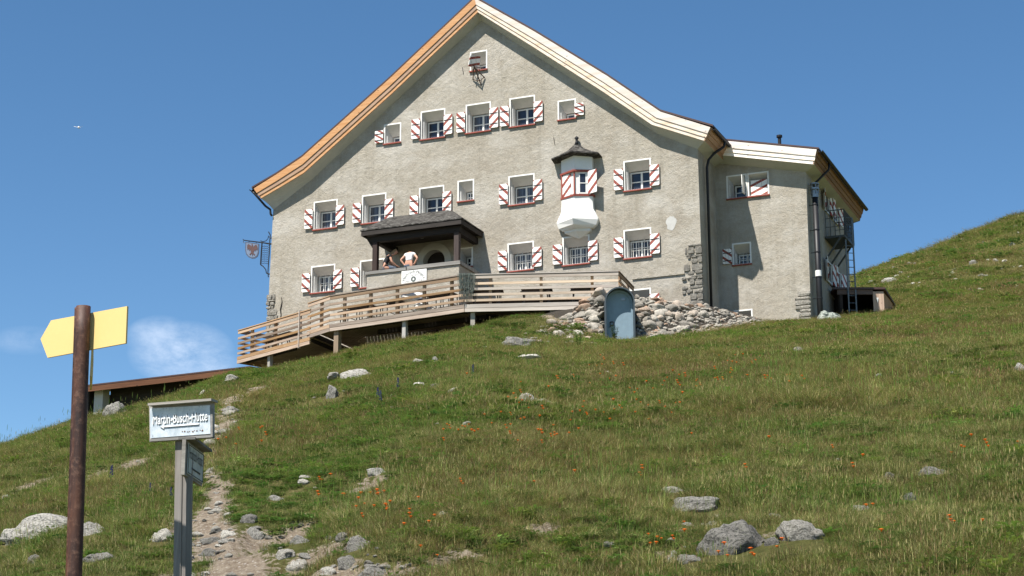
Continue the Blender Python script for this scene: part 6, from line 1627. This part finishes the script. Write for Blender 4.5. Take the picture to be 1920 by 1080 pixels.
def scatter(name, zones, seed, label):
    rng = np.random.default_rng(seed); PX = []; PY = []; SC_ = []; ZF_ = []
    for (ya, yb, smin, smax, dens, sc, zf) in zones:
        area = (smax-smin)*(yb*yb-ya*ya)/2; n = int(area*dens)
        y = np.sqrt(rng.uniform(ya*ya, yb*yb, n)); s = rng.uniform(smin, smax, n)
        PX.append(s*y); PY.append(y); SC_.append(np.full(n, sc)*(.75+.6*rng.random(n))); ZF_.append(np.full(n, zf))
    x = np.concatenate(PX); y = np.concatenate(PY); sc = np.concatenate(SC_); zf = np.concatenate(ZF_)
    so_ = soil(x, y)+.85*fbm(x/.30, y/.35, 5, 3)+.3*fbm(x/1.3, y/1.3, 15, 2)
    keep = so_ < (.42+.12*rng.random(len(x)))
    hd = (x, y)
    u = (x*U_.x+(y-DIST)*U_.y); w = (x*N_.x+(y-DIST)*N_.y)
    keep &= ~((u > ULB-.3) & (u < URB+.1) & (w < .15) & (w > -LH)); keep &= ~((u > URB-.1) & (u < WURB+.15) & (w < -SB+.1) & (w > -LH))
    keep &= ~((mound(x, y) > .12) & (y > 59.5))
    keep &= ~((x > ony(1131, 640, 60).x) & (x < ony(1193, 640, 60).x) & (y > 59.6) & (y < 63))
    for (a, b, rx, ry) in ROCKXY: keep &= (((x-a)/(rx*1.0))**2+((y-b+ry*.5+.06+.006*b)/(ry*1.2+.10+.011*b))**2) > 1
    # under the deck nothing grows
    dp_ = [P5, P4b, P3, P2, P1]; fx = np.array([p.x for p in dp_]); fy = np.array([p.y for p in dp_])
    fr = np.interp(x, fx, fy, left=999, right=999); keep &= ~((y > fr+.55) & (w > -.5) & (u > ofW(P5)[0]))
    x, y, sc, zf = x[keep], y[keep], sc[keep], zf[keep]
    z = h(x, y)-.008
    # species by patch
    n1 = vnoise(x/2.6, y/4.2, 60)+.5*vnoise(x/.8, y/1.3, 61); n2 = vnoise(x/3.4, y/5., 70)+.5*vnoise(x/.7, y/1.2, 71); q = rng.random(len(x))
    px = (x/y); right = np.clip((px+.05)/.25, 0, 1); nearL = (y < 30)
    sunny = np.clip((n1-.72)*2.6, 0, 1); rus = np.clip((n2-.80)*2.4, 0, 1)*(.35+.65*right)
    lush = np.exp(-(((x/y-sx_(760))/.05)**2+((y-26)/7)**2))+np.exp(-(((x/y-sx_(520))/.05)**2+((y-17)/4)**2)) + .8*np.exp(-(((x/y-sx_(850))/.08)**2+((y-57)/4)**2)) + np.exp(-(((x/y-sx_(1200))/.05)**2+((y-11.3)/.5)**2))*1.3 + .6*np.exp(-(((x/y-sx_(480))/.03)**2+((y-54)/5)**2))
    idx = np.where(q < .34, 1, np.where(q < .56, 2, np.where(q < .70, 3, np.where(q < .88, 0, np.where(q < .92, 4, np.where(q < .95, 5, 6))))))
    q2 = rng.random(len(x)); idx = np.where(q2 < sunny*.55, 4, idx); idx = np.where((q2 > 1-rus*.5), 5, idx)
    q3 = rng.random(len(x)); idx = np.where(q3 < lush*.6, np.where(q2 < .25, 6, np.where(q2 < .6, 7, 0)), idx)
    q4 = rng.random(len(x)); ts = (vnoise(x/1.1, y/1.5, 33) > .62) & (y < 50); idx = np.where(ts & (q4 < .06), 8, idx); idx = np.where((vnoise(x/1.5, y/2., 35) > .66) & (q4 > .95), 9, idx)
    gsc = sc*(.62+.5*vnoise(x/1.9, y/1.9, 90)+.42*vnoise(x/.42, y/.6, 95)); gsc = np.where(idx == 4, gsc*1.05, gsc)
    n = len(x); print(name, n)
    me = bpy.data.meshes.new(name); me.vertices.add(n); me.vertices.foreach_set('co', np.stack([x, y, z], -1).reshape(-1).astype(np.float32))
    for nm, typ, dat in (('idx', 'INT', idx.astype(np.int32)), ('scl', 'FLOAT', gsc.astype(np.float32)), ('scz', 'FLOAT', (gsc*zf*1.15*(.7+.6*rng.random(n))).astype(np.float32)), ('rz', 'FLOAT', (rng.random(n)*6.28).astype(np.float32))):
        a = me.attributes.new(nm, typ, 'POINT'); a.data.foreach_set('value', dat)
    o = bpy.data.objects.new(name, me); COL.objects.link(o); tag(o, label, 'grass', kind='stuff')
    ng = bpy.data.node_groups.new(name, 'GeometryNodeTree'); ng.interface.new_socket('Geometry', in_out='INPUT', socket_type='NodeSocketGeometry'); ng.interface.new_socket('Geometry', in_out='OUTPUT', socket_type='NodeSocketGeometry')
    A = ng.nodes.new; gi = A('NodeGroupInput'); go = A('NodeGroupOutput'); ip = A('GeometryNodeInstanceOnPoints'); ci = A('GeometryNodeCollectionInfo'); ci.inputs['Collection'].default_value = LIB; ci.inputs['Separate Children'].default_value = True; ci.inputs['Reset Children'].default_value = True
    def att(nm, t):
        a = A('GeometryNodeInputNamedAttribute'); a.data_type = t; a.inputs['Name'].default_value = nm; return a.outputs['Attribute']
    cx = A('ShaderNodeCombineXYZ'); L = ng.links.new; L(att('rz', 'FLOAT'), cx.inputs[2])
    L(gi.outputs[0], ip.inputs['Points']); L(ci.outputs[0], ip.inputs['Instance']); ip.inputs['Pick Instance'].default_value = True
    L(att('idx', 'INT'), ip.inputs['Instance Index']); L(cx.outputs[0], ip.inputs['Rotation']); c2 = A('ShaderNodeCombineXYZ'); sa_ = att('scl', 'FLOAT'); L(sa_, c2.inputs[0]); L(sa_, c2.inputs[1]); L(att('scz', 'FLOAT'), c2.inputs[2]); L(c2.outputs[0], ip.inputs['Scale']); L(ip.outputs[0], go.inputs[0])
    m_ = o.modifiers.new('scatter', 'NODES'); m_.node_group = ng
    return o
SR = .37
scatter('meadow_grass', [(6.5, 13, -SR, SR, 900, .62, .46), (13, 20, -SR, SR, 460, .82, .44), (20, 32, -SR, SR, 200, 1.2, .36), (32, 48, -SR, SR, 90, 1.8, .27), (48, 68, -SR, SR, 48, 2.2, .22),
        (68, 110, .15, .34, 12, 4.0, .18), (110, 165, .15, .34, 4.5, 6, .16)], 5, 'dense alpine meadow grass covering the whole slope')

# ------------------------------------------------------------------ flowers
def flower_mesh(seed, mats, kind):
    r = random.Random(seed); V = []; F = []; MI = []
    def st(x, y, hh, mi=0, w=.0016):
        k = len(V); V.extend([(x-w, y, 0), (x+w, y, 0), (x*1.3+w*.7, y, hh), (x*1.3-w*.7, y, hh), (x, y-w, 0), (x, y+w, 0)]); F.append((k, k+1, k+2, k+3)); MI.append(mi)
    if kind == 'orange':
        for q in range(r.choice((1, 2, 3))):
            x, y = r.uniform(-.02, .02), r.uniform(-.02, .02); hh = r.uniform(.14, .2); st(x, y, hh); n = 11; c = (x*1.3, y, hh)
            for lay, (rr, dz) in enumerate(((.019, .002), (.012, .006))):
                for i in range(n):
                    a = 6.28*i/n+lay*.3; w = .0042; k = len(V); ca, sa = math.cos(a), math.sin(a)
                    V.extend([c, (c[0]+ca*rr-sa*w, c[1]+sa*rr+ca*w, c[2]+dz+.004), (c[0]+ca*rr*1.15, c[1]+sa*rr*1.15, c[2]+dz), (c[0]+ca*rr+sa*w, c[1]+sa*rr-ca*w, c[2]+dz+.004)]); F.append((k, k+1, k+2, k+3)); MI.append(1)
            k = len(V); V.extend([(c[0]-.006, c[1], c[2]-.012), (c[0]+.006, c[1], c[2]-.012), (c[0]+.009, c[1]-.006, c[2]+.008), (c[0]-.009, c[1]-.006, c[2]+.008)]); F.append((k, k+1, k+2, k+3)); MI.append(1)
    else:
        st(0, 0, .34, 0, .003)
        for i in range(46):
            a = r.uniform(0, 6.28); z = r.uniform(.17, .35); rr = .022*(1.15-(z-.17)/.22); L = .016; k = len(V); x, y = math.cos(a)*rr, math.sin(a)*rr
            V.extend([(x-L*.5, y, z-L*.4), (x+L*.5, y, z-L*.3), (x+L*.4, y-.004, z+L*.6), (x-L*.4, y-.004, z+L*.6)]); F.append((k, k+1, k+2, k+3)); MI.append(1)
        for i in range(22):
            a = r.uniform(0, 6.28); z = r.uniform(.01, .2); L = .06; k = len(V); ca, sa = math.cos(a), math.sin(a)
            V.extend([(0, 0, z), (ca*L*.5-sa*.012, sa*L*.5+ca*.012, z+.02), (ca*L, sa*L, z+.01), (ca*L*.5+sa*.012, sa*L*.5-ca*.012, z+.02)]); F.append((k, k+1, k+2, k+3)); MI.append(0)
    me = bpy.data.meshes.new(kind+'_flower'); me.from_pydata(V, [], F); me.polygons.foreach_set('material_index', MI)
    for m_ in mats: me.materials.append(m_)
    return me
OR = mk_flat('orange_petal', (.80, .17, .012), .6, 0, .2, .3, 60); BL = mk_flat('blue_violet_hood', (.05, .045, .16), .7, 0, .2)
fm = [flower_mesh(k, [GM[0], OR], 'orange') for k in range(5)]; bm2 = [flower_mesh(30+k, [GM[4], BL], 'blue') for k in range(3)]
rf_ = random.Random(12)
FL = [(596, 913), (600, 910), (620, 908), (875, 718), (693, 945), (705, 950), (718, 935), (703, 968), (780, 960), (768, 978), (861, 918), (866, 921), (760, 1008), (800, 1012), (815, 990), (765, 992), (785, 1043), (820, 1060), (1202, 903), (1206, 906), (1198, 908), (1230, 1035), (1222, 1040), (1240, 1038), (1216, 1026), (1260, 1034), (1228, 1046), (1350, 1062), (1358, 1066), (1366, 1070), (1406, 1072), (1412, 1068), (1458, 1052), (1464, 1056), (1620, 882), (1598, 899), (1784, 866), (1810, 858), (1820, 851), (1804, 862), (1848, 855), (1852, 858), (1628, 976), (1634, 980), (1656, 1034), (1780, 1004), (1790, 1003), (1284, 998), (1295, 836), (1284, 1030), (1396, 898), (1000, 920), (1080, 905), (1440, 850), (1845, 1006), (1560, 856), (1910, 846)]
for q in range(150):
    c = rf_.choice(((885, 820), (1010, 790), (1090, 780), (1180, 770), (1250, 735), (1300, 725), (1020, 830), (1150, 700), (1450, 720), (690, 960), (1400, 690), (430, 825), (1000, 745), (1230, 790)))
    FL.append((c[0]+rf_.gauss(0, 38), c[1]+rf_.gauss(0, 14)))
for k, (px, py) in enumerate(FL):
    P = ground(px, py+ 8); s_ = (.62 if P.y < 14 else .75 if P.y < 22 else .95)*rf_.uniform(.85, 1.25)
    if float(soil(P.x, P.y)) > .5 and P.y > 14: continue
    o = bpy.data.objects.new('hawkweed', fm[k % 5]); COL.objects.link(o); o.location = P; o.scale = (s_,)*3; o.rotation_euler = (0, 0, rf_.uniform(-.8, .8))
    tag(o, 'small orange hawkweed flower standing in the meadow grass', 'flower', 'orange flowers in the meadow')
for k, (px, py) in enumerate([(707, 752), (712, 760), (745, 733), (886, 708), (318, 935), (279, 925), (206, 905)]):
    P = ground(px, py+8); o = bpy.data.objects.new('monkshood', bm2[k % 3]); COL.objects.link(o); o.location = P; s_ = (.45 if P.y < 20 else .8); o.scale = (s_,)*3
    tag(o, 'dark blue monkshood flower spike rising from the grass', 'flower', 'blue flower spikes in the meadow')
# leafy weed before the cellar door and by the mound
for i, (px, py, s_, lab) in enumerate(((1152, 640, 1.0, 'leafy green weed growing right before the cellar door'), (1085, 655, .8, 'leafy green weed below the left half of the rubble mound'))):
    P = ground(px, py, 50, 60.0); r = random.Random(5+i); mb = MB()
    for k in range(7):
        a = r.uniform(0, 6.28); hh = r.uniform(.25, .62)*s_; tp_ = P+Vector((math.cos(a)*.12*s_, math.sin(a)*.08, hh)); mb.tube([P+Vector((math.cos(a)*.04, 0, -.05)), P.lerp(tp_, .5)+Vector((.01, 0, 0)), tp_], [.008, .006, .003], 4)
        for j in range(34):
            t = r.uniform(.1, 1); c = P.lerp(tp_, t); b = r.uniform(0, 6.28); L = r.uniform(.04, .085)*s_; d = Vector((math.cos(b), math.sin(b)*.8, r.uniform(-.2, .5))); e = d.cross(Z_).normalized()*L*.32
            mb.add([c, c+d*L*.5+e, c+d*L, c+d*L*.5-e], [(0, 1, 2, 3)])
    o = mb.build('leafy_weed', GM[4], None, fixn=False); tag(o, lab, 'plant')
# ------------------------------------------------------------------ soaring pale bird, high left
def bird():
    Y = 130.0; c = ony(148, 234.5, Y); k = Y/3512
    root = thing('bird', c, 'tiny pale bird gliding in the blue sky at the upper left', 'bird')
    P = lambda px, py, dy=0.: ony(px, py, Y+dy)
    b = MB(); b.tube([P(149, 235.2, -.5), P(149, 235.2, -.35), P(148.8, 235.3, -.1), P(148.5, 235.4, .25), P(148.3, 235.4, .55)], [.01, .055, .085, .05, .02], 8); b.tube([P(149, 235.1, -.62), P(149, 235.1, -.48)], [.012, .05], 8)
    b.build('body', M['white'], root, smooth=True)
    for pts in (((148.5, 235.2), (145, 234.6), (139.5, 233.4)), ((149, 235.2), (152.5, 234.9), (156.2, 233.2))):
        w = MB(); V = []
        for (px, py), ch in zip(pts, (.30, .26, .05)):
            V += [P(px, py, -ch/2)+Z_*.008, P(px, py, ch/2)+Z_*.008, P(px, py, ch/2)-Z_*.012, P(px, py, -ch/2)-Z_*.012]
        w.add(V, [(0, 1, 5, 4), (1, 2, 6, 5), (2, 3, 7, 6), (3, 0, 4, 7), (4, 5, 9, 8), (5, 6, 10, 9), (6, 7, 11, 10), (7, 4, 8, 11), (8, 9, 10, 11)]); w.build('wing', M['white'], root)
    t = MB(); a = P(148.3, 235.4, .5); t.hexa([a+Vector((-.03, 0, -.008)), a+Vector((.03, 0, -.008)), a+Vector((.09, .22, -.008)), a+Vector((-.09, .22, -.008)), a+Vector((-.03, 0, .008)), a+Vector((.03, 0, .008)), a+Vector((.09, .22, .008)), a+Vector((-.09, .22, .008))]); t.build('tail', M['white'], root)
bird()
